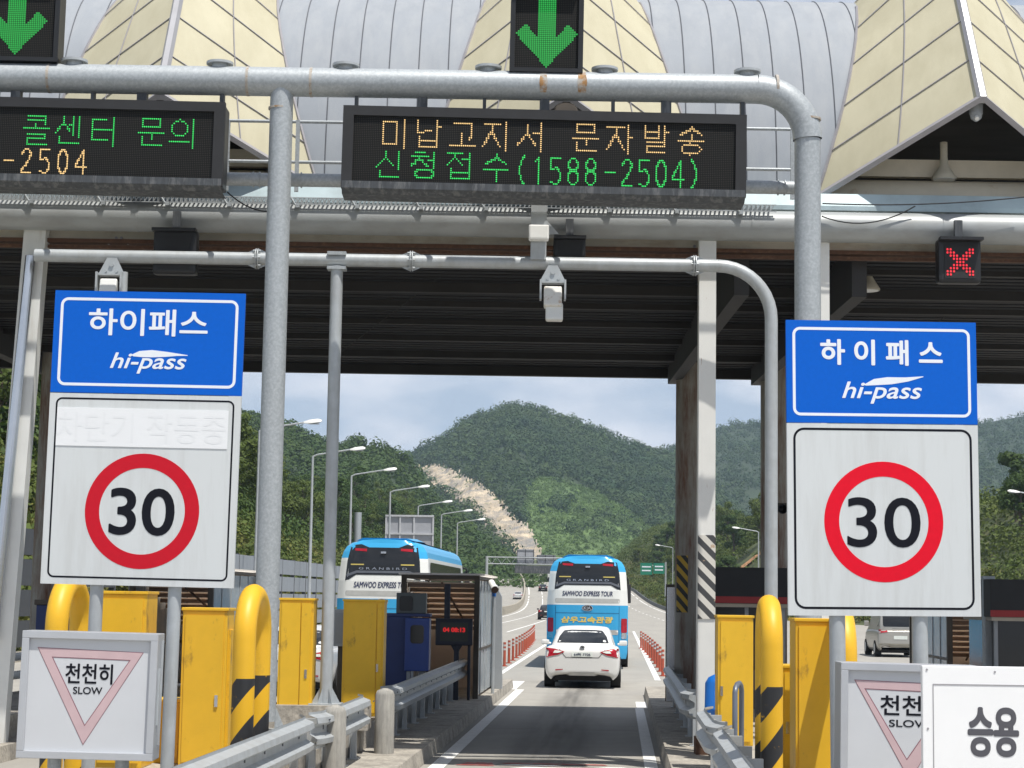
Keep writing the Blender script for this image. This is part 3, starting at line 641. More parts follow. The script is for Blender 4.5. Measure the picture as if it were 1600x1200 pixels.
def led_dots(mb, ch, x0, z1, pitchx, pitchz, y, r, wide=1):
    cells = set()
    for st in GL[ch]:
        for (a, b_) in zip(st[:-1], st[1:]):
            n = max(1, int(max(abs(a[0] - b_[0]), abs(a[1] - b_[1])) * 2))
            for k in range(n + 1): cells.add((round(a[0] + (b_[0] - a[0]) * k / n), round(a[1] + (b_[1] - a[1]) * k / n)))
    for (cx, cy) in cells:
        for wv in range(wide):
            x, z = x0 + cx * pitchx + wv * pitchx * .5, z1 - cy * pitchz
            mb.add([(x - r, y, z), (x, y, z - r), (x + r, y, z), (x, y, z + r)], [(0, 1, 2, 3)])
def display(name, label, px0, px1, py0, py1, lines, slope):
    """LED message board: pixel extent of its face at the gantry, lines = (text spec, top pixel, glyph height, material)"""
    Y = GY - .22
    x0, z1 = XZ(px0, py0, Y); x1, z0 = XZ(px1, py1, Y)
    t = thing(name, label, 'display', ((x0 + x1) / 2, Y, z0)); w, h = (x1 - x0) / 2, z1 - z0
    rot = math.atan(slope); t.rotation_euler[1] = rot
    b = MB(); b.box(-w, w, .05, .42, 0, h, .02); b.build('housing', BLACK, t)
    b = MB(); fr = .12
    b.box(-w - .01, w + .01, -.03, .05, h - fr * .9, h + .01); b.box(-w - .01, -w + fr, -.03, .05, 0, h - fr * .9); b.box(w - fr, w + .01, -.03, .05, 0, h - fr * .9); b.build('bezel', BLACK2, t)
    b = MB(); b.box(-w + fr, w - fr, -.0, .05, .06, h - fr * .9); b.build('screen', SCREEN, t)
    b = MB(); b.loft([[(s, -.035, .085), (s, -.03, -.0), (s, .05, -.06), (s, .41, -.07)] for s in (-w, w)], smooth=False); b.build('lower_lip', GALVD, t)
    kx = F / Y; cx = (px0 + px1) / 2
    for nm, chars, pyt, gh, gw, mat in lines:
        b = MB(); zt = h - (pyt - py0) / kx - 0
        for ch, px in chars: led_dots(b, ch, (px - cx) / kx, zt, gw / 13 / kx, gh / 14 / kx, -.006, .0105 if gw > 30 else .0105)
        o = b.build(nm, mat, t)
    return t
kern = lambda s, xs: list(zip(s, xs))
display('message_display', 'black electronic message display of two lines hanging above the right-hand blue sign lane', 537, 1164, 169, 306, [
    ('amber_line', kern('미납고지서문자발송', (590, 645, 700, 752, 808, 896, 950, 1008, 1064)), 189, 46, 40, LEDA),
    ('green_line', kern('신청접수', (584, 640, 697, 755)) , 241, 44, 38, LEDG),
    ('green_line', kern('(1588-2504)', (804, 832, 859, 887, 915, 946, 973, 1000, 1027, 1053, 1083)), 245, 42, 33, LEDG)], .009)['label'] = 'black electronic display of one amber and one green line, middle of the gantry'
display('message_display', 'black electronic display with green words above amber digits, cut by left edge', -290, 346, 149, 288, [
    ('green_line', kern('콜센터문의', (37, 88, 143, 220, 270)), 177, 46, 40, LEDG),
    ('amber_line', kern('-2504', (6, 34, 63, 92, 120)), 231, 38, 31, LEDA)], .009)

# green arrow signals on top of the gantry
def arrow_signal(label, px0, px1, py1, cx, py_tip):
    Y = GY - .1; k = F / Y
    x0, z0 = XZ(px0, py1, Y); x1, _ = XZ(px1, py1, Y); h = 1.12; w = (x1 - x0) / 2
    t = thing('lane_arrow_signal', label, 'lane signal', ((x0 + x1) / 2, Y, z0), 0, 'green arrow signals on the gantry'); t.rotation_euler[1] = .008
    b = MB(); b.box(-w, w, .0, .3, 0, h, .015); b.box(-w - .01, -w + .05, -.05, .0, 0, h); b.box(w - .05, w + .01, -.05, 0, 0, h); b.box(-w + .05, w - .05, -.05, 0, 0, .05); b.box(-w + .05, w - .05, -.12, 0, h - .05, h); b.build('housing', BLACK, t)
    b = MB(); b.box(-w + .05, w - .05, -.012, 0, .05, h - .05); b.build('screen', SCREEN, t)
    c = (cx - (px0 + px1) / 2) / k; zt = (py1 - py_tip) / k
    sh = [(0, 0), (.38, .42), (.26, .545), (.12, .39), (.12, 1.0), (-.12, 1.0), (-.12, .39), (-.26, .545), (-.38, .42)]
    from mathutils.geometry import intersect_point_tri_2d
    tris = tessellate_polygon([[Vector((x, z, 0)) for x, z in sh]])
    b = MB(); p = .0245; r = .0098
    for i in range(-16, 17):
        for j in range(0, 42):
            q = Vector((i * p, j * p + .01))
            if q.y < .9 and any(intersect_point_tri_2d(q, Vector(sh[a]), Vector(sh[b2]), Vector(sh[c2])) for a, b2, c2 in tris):
                x, z = c + q.x, zt + q.y; b.add([(x - r, -.016, z - r), (x + r, -.016, z - r), (x + r, -.016, z + r), (x - r, -.016, z + r)], [(0, 1, 2, 3)])
    b.build('arrow', LEDG2, t)
    b = MB(); b.box(-.09, .09, .1, .2, -.12, 0); b.build('foot', GALV, t)
    return t
arrow_signal('green down arrow signal standing on the gantry beam above the middle display', 797, 909, 113, 853, 105)
arrow_signal('green down arrow signal at top left, cut off by the left picture edge', -42, 90, 95, 23, 84)

# lane signals under the canopy edge
def lane_signal(label, px0, px1, py0, py1, lit):
    Y = 24.35; x0, z1 = XZ(px0, py0, Y); x1, z0 = XZ(px1, py1, Y); w = (x1 - x0) / 2; h = z1 - z0
    t = thing('lane_signal', label, 'lane signal', ((x0 + x1) / 2, Y, z0))
    b = MB(); b.box(-w, w, 0, .22, 0, h, .04); b.box(-w, w, -.14, 0, h - .04, h); b.build('housing', BLACK, t)
    b = MB(); b.box(-w * .72, w * .72, -.01, 0, h * .1, h * .85); b.build('screen', BLACK2, t)
    b = MB(); b.box(-.05, .05, .05, .12, h, h + .25); b.build('hanger', GALVD, t)
    if lit:
        b = MB(); s = w * .62; c = h * .46; n = 9
        for i in range(n):
            for j in range(n):
                a, q = (i / (n - 1) - .5) * 2, (j / (n - 1) - .5) * 2
                if min(abs(a - q), abs(a + q)) < .3: 
                    x, z, r = a * s * .95, c + q * s * .95, .0145; b.add([(x - r, -.016, z), (x - r * .5, -.016, z - r), (x + r * .5, -.016, z - r), (x + r, -.016, z), (x + r * .5, -.016, z + r), (x - r * .5, -.016, z + r)], [tuple(range(6))])
        b.build('cross', LEDR, t)
lane_signal('small black signal with a lit red cross under the canopy edge at right', 1466, 1534, 372, 442, True)
lane_signal('unlit dark signal box under the canopy edge above the left antenna pipe', 240, 306, 358, 428, False)
lane_signal('unlit dark signal box under the canopy edge beside the hanging antenna post', 865, 915, 370, 402, False)

# ------------------------------------------------------------ low antenna gantry
AY = 24.3
ant = thing('antenna_gantry', 'slim galvanised pipe frame with bolted flanges below the sign gantry', 'gantry', (0, AY, 0))
za = XZ(640, 408, AY)[1]; xa = XZ(1205, 650, AY)[0]; ra = .082
b = MB(); b.tube([(XZ(55, 397, AY)[0], AY, za), (xa - .68, AY, za)], ra, 18); b.build('beam', GALV2, ant, True)
b = MB(); pts = [(xa - .68 + .68 * math.sin(R(a)), AY, za - .68 + .68 * math.cos(R(a))) for a in range(0, 91, 9)] + [(xa, AY, .5)]
b.tube(pts, ra, 18); b.build('post', GALV2, ant, True)
xs_ = XZ(518, 750, AY)[0]; zpl = XZ(512, 1101, AY)[1]
b = MB(); b.tube([(xs_, AY, za - ra), (xs_, AY, zpl)], .078, 18); b.build('post', GALV2, ant, True)
b = MB(); b.box(xs_ - .12, xs_ + .12, AY - .1, AY + .1, za + ra - .03, za + ra + .015); b.box(xs_ - .12, xs_ + .12, AY - .1, AY + .1, za - ra - .05, za - ra - .01); b.build('clamp', GALV, ant, True)
b = MB(); b.box(xs_ - .2, xs_ + .2, AY - .2, AY + .2, zpl, zpl + .02)
for a in range(6):
    c_, s_ = math.cos(a * 1.047), math.sin(a * 1.047); b.add([(xs_ + .07 * c_, AY + .07 * s_, zpl), (xs_ + .19 * c_, AY + .19 * s_, zpl), (xs_ + .07 * c_, AY + .07 * s_, zpl + .22)], [(0, 1, 2)])
b.build('base_plate', GALV2, ant, True)
for px in (402, 643, 1085):
    x = XZ(px, 408, AY)[0]; b = MB()
    for s in (-.018, .008): b.tube([(x + s, AY, za), (x + s + .012, AY, za)], .135, 16)
    for a in range(6): b.tube([(x - .05, AY + .11 * math.cos(a * 1.05), za + .11 * math.sin(a * 1.05)), (x + .05, AY + .11 * math.cos(a * 1.05), za + .11 * math.sin(a * 1.05))], .014, 6)
    for s in (-1, 1): b.add([(x + s * .02, AY, za + .13), (x + s * .13, AY, za + .08), (x + s * .02, AY, za + .08), (x + s * .02, AY, za - .13), (x + s * .13, AY, za - .08), (x + s * .02, AY, za - .08)], [(0, 1, 2), (3, 4, 5)])
    b.build('flange', GALV2, ant, True)
b = MB(); b.box(xs_ - 1.3, xs_ + .55, AY - .32, AY + .3, .49, zpl); tag(b.build('concrete_block', KERB), 'rough concrete block carrying the slim antenna post', 'concrete block')
# white antenna boxes
def antenna(label, px, pyt, w, h, tilt, worn, arm):
    p = at(px, pyt, AY - .25); t = thing('road_antenna', label, 'antenna', p)
    m = WHITE if not worn else pm('worn_antenna_white', (.7, .69, .65), .5, 0, .06, 4, col2=(.4, .22, .1), cover=.38, sharp=.12, scale2=9)
    b = MB(); b.T = Matrix.Translation((0, 0, -h / 2)) @ Matrix.Rotation(tilt, 4, 'X'); b.box(-w / 2, w / 2, -.06, .06, -h / 2, h / 2, .025); b.build('housing', m, t)
    b = MB(); arm(b); b.build('bracket', GALV2, t); return t
def arm_clamp(b):
    b.prism([(-.06, .3), (.06, .3), (.16, .1), (.16, .06), (-.16, .06), (-.16, .1)], .14, .16)
    for s in (-1, 1): b.box(s * .155 - .012, s * .155 + .012, -.03, .16, -.16, .09); b.tube([(s * .07, .1, .12), (s * .07, .18, .12)], .018, 6)
    b.tube([(0, .12, .21), (0, .2, .21)], .03, 8); b.box(-.16, .16, .0, .15, .05, .07)
a1 = antenna('white worn antenna box hanging from the slim pipe, above the coach', 864, 448, .23, .28, -.35, True, arm_clamp)
b = MB(); b.T = Matrix.Translation((.02, -.02, -.33)) @ Matrix.Rotation(-.25, 4, 'X'); b.box(-.11, .11, -.05, .05, -.12, .12, .03); b.build('lower_cover', WHITE, a1)
def arm_side(b): arm_clamp(b); b.tube([(.18, .05, .1), (.18, .05, -.25)], .05, 10)
antenna('white antenna box under the slim pipe, half hidden behind the left blue sign', 170, 436, .22, .3, -.3, False, arm_side)
def arm_post(b):
    b.box(-.1, .1, .1, .25, -.42, .3); b.prism([(-.1, .35)] + [(.1 * math.cos(R(a)), .5 + .1 * math.sin(R(a))) for a in range(180, -1, -20)] + [(.1, .35)], .02, .05); b.box(-.1, .1, .02, .1, .18, .36)
    b.tube([(0, .0, .5), (0, .03, .5)], .025, 8); b.prism([(.1, .1), (.26, -.08), (.1, -.08)], .16, .2)
antenna('white antenna box on a grey post below the middle message display', 842, 352, .26, .2, -.1, False, arm_post)

# ------------------------------------------------------------ blue lane signs with speed limits
def lane_sign(label, px, pyt, Y, yaw, roll, sep, left):
    kx = F / Y; x, zt = XZ(px, pyt, Y); w = 303 / kx / 2; h = 462 / kx; zb_ = 162 / kx
    t = thing('lane_sign', label, 'road sign', (x, Y, 0), yaw); t.rotation_euler[1] = roll
    MW[t.name] = None
    z2 = zt; z1 = zt - zb_; z0 = zt - h
    b = MB(); b.box(-w, w, 0, .03, z1, z2); bl = b.build('blue_panel', SIGNB, t)
    b = MB(); rframe(b, -w + .05, w - .05, z1 + .055, z2 - .055, .022, .06, -.0012, 0.0); b.build('border', LETW, bl)
    zc_ = z2 - 49 / kx
    if left: lettering('korean_lettering', '하이패스', -1 / kx, zc_, -.0012, LETW, bl, w=190 / kx, h=43 / kx, bold=.02)
    else: lettering('korean_lettering', '하 이 패 스', -.0, zc_ - .005, -.0012, LETW, bl, w=195 / kx, h=41 / kx, bold=.03)
    # slanted logo word with a swoosh above it
    zl_ = z2 - 113 / kx; lx = (2 if left else 0) / kx; sc = 1.0 if left else 1.05
    lettering('logo_lettering', 'hi-pass', lx, zl_ - .004, -.0012, LETW, bl, w=121 / kx * sc, h=33 / kx * sc, bold=.015, shear=.28)
    up = [(-28, 10), (-15, 16.5), (5, 18.5), (30, 16), (62, 11.5)]; lo = [(62, 10.5), (45, 10), (25, 8), (5, 7), (-10, 7), (-24, 8)]
    if not left: up = [(-28, 9), (-12, 18), (8, 21), (35, 21), (63, 23)]; lo = [(63, 22), (40, 15), (15, 10.5), (-5, 9), (-24, 8)]
    b = MB(); b.prism([(lx + a * sc / kx, zl_ + (c + 2) * sc / kx) for a, c in up + lo], -.0012, 0); b.build('swoosh', LETW, bl)
    w2 = w if left else w * 1.0
    b = MB(); b.box(-w2, w2, 0, .03, z0, z1 - .006); wp = b.build('speed_panel', SIGNW, t)
    b = MB(); rframe(b, -w2 + .05, w2 - .05, z0 + .05, z1 - .04, .014 if left else .018, .05 if left else .085, -.0012, 0); b.build('border', INK, wp)
    cz = z1 - (184 if left else 154) / kx; cx = (3 if left else 0) / kx; rr = (90 if left else 94) / kx
    b = MB(); b.ring(cx, cz, rr * .75, rr, -.0015, 0); b.build('red_ring', RED if left else RED2, wp)
    lettering('numerals', '30', cx, cz - 1 / kx, -.0015, INK, wp, w=(103 if left else 116) / kx, h=(74 if left else 78) / kx, bold=.022 if left else .012)
    if left:
        b = MB(); b.box(-w + .065, w - .095, -.005, 0, z1 - 84 / kx, z1 - 24 / kx); pt = b.build('blank_sticker', SIGNWP, wp)
        lettering('ghost_lettering', '차단기 작동중', -.02, z1 - 54 / kx, -.006, pm('ghost_letter', (.775, .795, .815), .5, 0, .02), pt, w=268 / kx, h=46 / kx)
    for s in sep:
        b = MB(); b.tube([(s / kx, .075, .2), (s / kx, .075, z2 - .1)], .052 if left else .062, 18); b.build('post', GALV2, t)
    b = MB()
    for z in (z0 + .3, z1 + .25): b.box(-w * .8, w * .8, .03, .05, z, z + .06)
    b.build('back_rail', GALV2, t)
    return t
lane_sign('left blue and white lane sign with speed limit 30 and a blank white sticker', 226, 456, 15.0, R(-2.5), .010, (-66, 57), True)
lane_sign('right blue and white lane sign with bright red 30 ring and no sticker', 1383.5, 502, 15.0, R(3.0), -.008, (-72, 58), False)

# ------------------------------------------------------------ light box signs reading SLOW
def slow_box(label, px0, px1, py0, py1, Y, yaw, kr, sl, tri):
    k = F / Y; x0, z1 = XZ(px0, py0, Y); x1, z0 = XZ(px1, py1, Y); w = (x1 - x0) / 2; h = z1 - z0
    t = thing('slow_light_box', label, 'sign box', ((x0 + x1) / 2, Y, z0), yaw); t.rotation_euler[1] = .012
    b = MB(); b.box(-w, w, .0, .26, 0, h, .008); b.build('box', pm('aluminium', (.42, .44, .46), .4, .3, .06), t)
    b = MB(); fw = .052
    for (a, c, d, e) in ((-w, w, h - fw, h), (-w, w, 0, fw), (-w, -w + fw, fw, h - fw), (w - fw, w, fw, h - fw)):
        b.box(a, c, -.035, 0, d, e, .004)
    b.build('frame', pm('aluminium_bright', (.5, .52, .55), .35, .35, .06), t)
    b = MB(); b.box(-w + fw, w - fw, -.004, .0, fw, h - fw); fc = b.build('face', pm('slow_face', (.58, .6, .63), .5, 0, .03, 3, col2=(.44, .42, .44), cover=.24, sharp=.15), t)
    cv = lambda q: [((a - (px0 + px1) / 2) / k, (py1 - c) / k) for a, c in q]
    O, I = tri; b = MB(); o_, i_ = cv(O), cv(I)
    for k_ in range(3):
        n_ = (k_ + 1) % 3; b.add([(*[o_[k_][0]], -.007, o_[k_][1]), (o_[n_][0], -.007, o_[n_][1]), (i_[n_][0], -.007, i_[n_][1]), (i_[k_][0], -.007, i_[k_][1])], [(0, 1, 2, 3)])
    tr_ = b.build('triangle', PINK, fc)
    b = MB(); ex = lambda q, s: [((a - sum(p[0] for p in q) / 3) * s + sum(p[0] for p in q) / 3, (c - sum(p[1] for p in q) / 3) * s + sum(p[1] for p in q) / 3) for a, c in q]
    for q, s in ((o_, 1.018), (i_, .965)):
        e = ex(q, s); y = -.006 
        for k_ in range(3):
            n_ = (k_ + 1) % 3; b.add([(q[k_][0], y, q[k_][1]), (q[n_][0], y, q[n_][1]), (e[n_][0], y, e[n_][1]), (e[k_][0], y, e[k_][1])], [(0, 1, 2, 3)])
    b.build('outline', PINKD, tr_)
    (cx, cy, ww, hh) = kr; lettering('korean_lettering', '천천히', *cv([(cx, cy)])[0], -.0055, INK, fc, w=ww / k, h=hh / k, bold=.018)
    (cx, cy, ww, hh) = sl; lettering('latin_lettering', 'SLOW', *cv([(cx, cy)])[0], -.0055, INK, fc, w=ww / k, h=hh / k, bold=.02)
    b = MB(); b.box(w - .002, w + .012, .05, .075, .25, h - .25); b.box(w, w + .012, .16, .18, .1, h - .05); b.build('side_bead', GALV2, t)
    b = MB(); b.tube([(-w * .5, .13, -1.0), (-w * .5, .13, 0)], .05, 10); b.tube([(w * .5, .13, -1.0), (w * .5, .13, 0)], .05, 10); b.build('stand', GALV, t); return t
slow_box('complete white SLOW light box with a faded pink triangle below the left blue sign', 35, 239, 986, 1188, 14.0, R(1.0), (137, 1058, 73, 31), (136, 1083.5, 45, 11),
    tri=([(57, 1020), (218, 1024), (133, 1165)], [(78, 1033), (200, 1035), (134, 1138)]))
slow_box('white SLOW light box partly covered by the bright white board at lower right', 1311, 1530, 1036, 1255, 13.6, R(-1.0), (1423, 1109, 96, 31), (1420, 1136, 63, 11),
    tri=([(1336, 1072), (1506, 1076), (1421, 1222)], [(1350, 1084), (1488, 1087), (1416, 1192)]))
# bright white board in front
Y = 12.2; k = F / Y; x0, z1 = XZ(1441, 1040, Y)
t = thing('white_board', 'bright white lane board with two large grey Korean letters, lower right corner', 'board', (x0, Y, z1 - 1.0), R(1.5))
b = MB(); b.box(0, 1.7, 0, .05, 0, 1.0, .006); b.build('panel', pm('board_white', (.86, .87, .88), .45, 0, .02, 4), t)
b = MB()
for a, c in ((7, 6), (113, 8), (8, 96), (7, 190)): b.tube([(a / k, -.004, 1.0 - c / k), (a / k, 0, 1.0 - c / k)], .007, 8)
b.build('rivets', TRIM, t)
b = MB(); b.box(16 / k, 1.66, -.003, 0, 1.0 - 29 / k, 1.0 - 27.5 / k); b.box(16 / k, 17.2 / k, -.003, 0, .02, 1.0 - 29 / k); b.build('groove', TRIM, t)
lettering('korean_lettering', '승용', (1550.5 - 1441) / k, 1.0 - 100 / k, -.0015, pm('grey_letter', (.085, .085, .1), .5, 0, .04), t, w=80 / k, h=76 / k, bold=.03)
b = MB(); b.box(.2, .26, .05, .1, -1.0, .9); b.box(1.4, 1.46, .05, .1, -1.0, .9); b.build('stand', GALV, t)
# ------------------------------------------------------------ yellow hoop guards, cabinets, rails on the islands
def hoop(label, px, pyt, Y, gap, r, zb, zs, grp='yellow and black hoop guards'):
    """inverted U of thick tube standing along the traffic direction"""
    x, z = XZ(px, pyt, Y); z -= 0; R_ = gap / 2
    t = thing('hoop_guard', label, 'guard', (x, Y, zb), -RA, grp); h = z - zb - r
    b = MB(); pts = [(0, 0, zs)] + [(0, R_ - R_ * math.cos(R(a)), h - R_ + R_ * math.sin(R(a))) for a in range(0, 181, 10)] + [(0, gap, zs)]
    b.tube(pts, r, 20, cap=False); b.build('hoop', YELT, t)
    for q in (0, gap):
        b = MB(); b.tube([(0, q, 0), (0, q, zs)], r * .998, 20); b.build('striped_leg', YB, t)
    return t
zs_ = XZ(385, 1060, 17.0)[1] - .5
YB.node_tree.nodes['Math.001'].inputs[1].default_value = 50 * .25 + (.5 - zs_ - 12.5) % .5 - .06
hoop('yellow hoop guard with black bands in front of the left guardrail', 385, 912, 17.0, .75, .1, .5, zs_)
hoop('yellow hoop guard mostly behind the left speed sign, above the SLOW box', 92, 895, 17.0, .75, .1, .5, .6)
hoop('yellow hoop guard with black bands left of the right speed sign', 1206, 929, 17.0, .7, .098, .5, zs_)
hoop('yellow hoop guard showing between the two posts of the right speed sign', 1322, 948, 17.4, .7, .098, .5, zs_)
def cabinet(label, px0, px1, py, Y, dep, zb=.5, fold=0.0, ridge=False, lock=None, side=0):
    x0, z1 = XZ(px0, py, Y); x1, _ = XZ(px1, py, Y); w = (x1 - x0) / 2; h = z1 - zb
    t = thing('yellow_cabinet', label, 'cabinet', ((x0 + x1) / 2, Y, zb), R(-1.5), 'yellow equipment cabinets on the toll islands')
    b = MB(); b.box(-w, w, 0, dep, 0, h - .03, .008); b.build('body', YEL, t)
    b = MB(); b.box(-w - .012, w + .012, -.015, dep + .01, h - .03, h, .006); b.build('lid', YEL, t)
    b = MB(); d0, d1 = -w + .03, w - .03
    if fold: b.prism([(d0, .05), (d0 + fold, .05), (d0 + fold, h - .06), (d0, h - .06)], -.014, 0); b.prism([(d0 + fold + .012, .05), (d1, .05), (d1, h - .06), (d0 + fold + .012, h - .06)], -.02, 0)
    else: b.box(d0, d1, -.014, 0, .05, h - .07)
    d = b.build('door', YEL, t)
    b = MB(); lx = lock if lock is not None else d1 - .05; b.box(lx - .015, lx + .015, -.03, -.012, h * .38, h * .38 + .11); b.build('handle', CHROME, d)
    if side: b = MB(); b.box(w, w + .03, dep * .15, dep * .9, .06, h * .86); b.build('side_panel', YEL, t)
    return t
cabinet('tall yellow cabinet right of the left sign post, scraped near its foot', 286, 356, 949, 18.5, .4, side=1)
cabinet('yellow cabinet between the two posts of the left speed sign', 157, 230, 923, 18.3, .5)
cabinet('short yellow box low between the SLOW light box and the left sign post', 240, 285, 1092, 18.9, .4, zb=.5)
cabinet('narrow pair of yellow cabinet doors right behind the left gantry post', 437, 491, 934, 24.2, .35, fold=.24)
cabinet('wide yellow cabinet with a folded face beside the slim antenna post', 537, 601, 936, 26.6, .4, fold=.43)
cabinet('yellow cabinet with a lock plate right of the striped white column', 1122, 1177, 961, 22.3, .4, lock=-.16)
cabinet('big yellow cabinet below the right speed sign, beside its left post', 1243, 1318, 966, 17.9, .45)
cabinet('low yellow cabinet squeezed between hoop guard and big cabinet on the right', 1221, 1243, 1039, 18.6, .4)
# galvanised W-beam rails
WP = [(d, z * 1.22) for d, z in [(.0, 0), (.0, .02), (.085, .045), (.095, .09), (.015, .13), (.015, .18), (.095, .22), (.085, .265), (0, .29), (0, .31)]]
def guardrail(label, u, v0, v1, zt, flip, posts, flare0=0, flare1=0, zb=.2, mat=None):
    t = road_thing('guardrail', label, 'guardrail', u, v0, 0, 'guardrails along the lane'); s = -1 if flip else 1; Ln = v1 - v0; n = 24
    b = MB(); secs = []
    for k in range(n + 1):
        y = Ln * k / n; fl = 0
        if flare0 and y < .5: fl = -((.5 - y) / .5) ** 2 * flare0
        if flare1 and Ln - y < .5: fl = -((.5 - Ln + y) / .5) ** 2 * flare1
        secs.append([(s * (d + fl), y, zt - .378 + z) for d, z in WP])
    b.loft(secs, smooth=False)
    back = [[(p[0] - s * .006, p[1], p[2]) for p in q] for q in secs]; b.loft(back, smooth=False); b.build('rail', mat or GALV2, t)
    for i in range(posts):
        y = .35 + (Ln - .7) * i / max(1, posts - 1)
        b = MB(); b.box(-.14 * s - .06, -.14 * s + .06, y - .04, y + .04, zb, zt - .08); b.box(-.08 if s > 0 else -.0, 0 if s > 0 else .08, y - .04, y + .04, zt - .32, zt - .06)
        b.add([(-.14 * s, y - .04, zb + .3), (-.14 * s, y - .16, zb), (-.14 * s, y - .04, zb)], [(0, 1, 2)]); b.box(-.14 * s - .1, -.14 * s + .1, y - .14, y + .1, zb, zb + .012)
        b.build('post', GALV2, t)
    b = MB()
    for i in range(int(Ln / .9) + 1):
        y = .2 + i * .9
        if y < Ln - .1:
            b.box(min(s * .082, s * .074), max(s * .082, s * .074), y, y + .09, zt - .09, zt - .075); b.box(min(s * .014, s * .022), max(s * .014, s * .022), y, y + .03, zt - .18, zt - .13)
    b.build('bolt_slots', GALVD, t); return t
guardrail('near curved-end guardrail beside the yellow and black hoop, lowest on the left', -3.05, 12, 19.4, .95, False, 5, 0, .12)
guardrail('short guardrail between the two concrete bollards on the left', -3.03, 19.7, 23.6, .95, False, 4, .1, .12)
guardrail('long guardrail in canopy shade before the brown stair shelter', -3.0, 25.6, 38.0, .95, False, 10, .12, 0)
guardrail('far sunlit guardrail beyond the brown stair shelter', -2.78, 41.5, 45.8, .98, False, 5, 0, .1)
guardrail('near guardrail with curled end by the right yellow hoop', 1.0, 13.0, 19.0, .95, True, 5, 0, .12)
guardrail('short curled guardrail piece at the foot of the white striped column', .98, 19.3, 22.3, .95, True, 3, .1, .12)
guardrail('dark guardrail in shade behind the striped white column', .95, 26.0, 36.0, .95, True, 6, .1, 0)
def bollard(label, u, v):
    t = road_thing('concrete_bollard', label, 'bollard', u, v, .2, 'concrete bollards between the guardrails')
    b = MB(); b.tube([(0, 0, 0), (0, 0, .72), (0, 0, .77), (0, 0, .8)], [.125, .12, .1, .03], 16)
    b.build('post', pm('bollard_concrete', (.38, .365, .33), .9, 0, .15, 6, bump=.3, col2=(.22, .215, .2), cover=.46, sharp=.4, stretch2=(7, 7, .8)), t)
bollard('streaked concrete bollard nearer to the viewer, between guardrail ends', -2.95, 20.3)
bollard('streaked concrete bollard behind, below the blue cabinet', -2.88, 24.1)
# small grey hoop stand and blue drum on the right island
x, z = XZ(1156, 1070, 20.2); t = thing('grey_hoop_stand', 'small grey steel hoop in front of the yellow cabinet with lock plate', 'stand', (x, 20.2, .5), -RA)
b = MB(); b.tube([(-.05, 0, 0), (-.05, 0, z - .58), (-.04, .04, z - .53), (-.02, .1, z - .5), (.02, .4, z - .5), (.04, .46, z - .53), (.05, .5, z - .58), (.05, .5, 0)], .028, 12); b.build('hoop', pm('grey_enamel', (.14, .16, .2), .35, .2, .1), t)
x, z = XZ(1122, 1052, 24.0); t = thing('blue_drum', 'blue plastic drum half hidden between striped column and yellow cabinet', 'drum', (x, 24.0, .5))
b = MB(); b.tube([(0, 0, 0), (0, 0, .3), (0, 0, .31), (0, 0, .33), (0, 0, z - .62), (0, 0, z - .55), (0, 0, z - .5)], [.16, .165, .175, .165, .16, .12, .02], 20); b.build('drum_body', pm('drum_blue', (.01, .15, .55), .4, 0, .08), t)
b = MB(); b.tube([(0, 0, z - .5), (0, 0, z - .46)], .04, 10); b.build('cap', BLACK2, t)

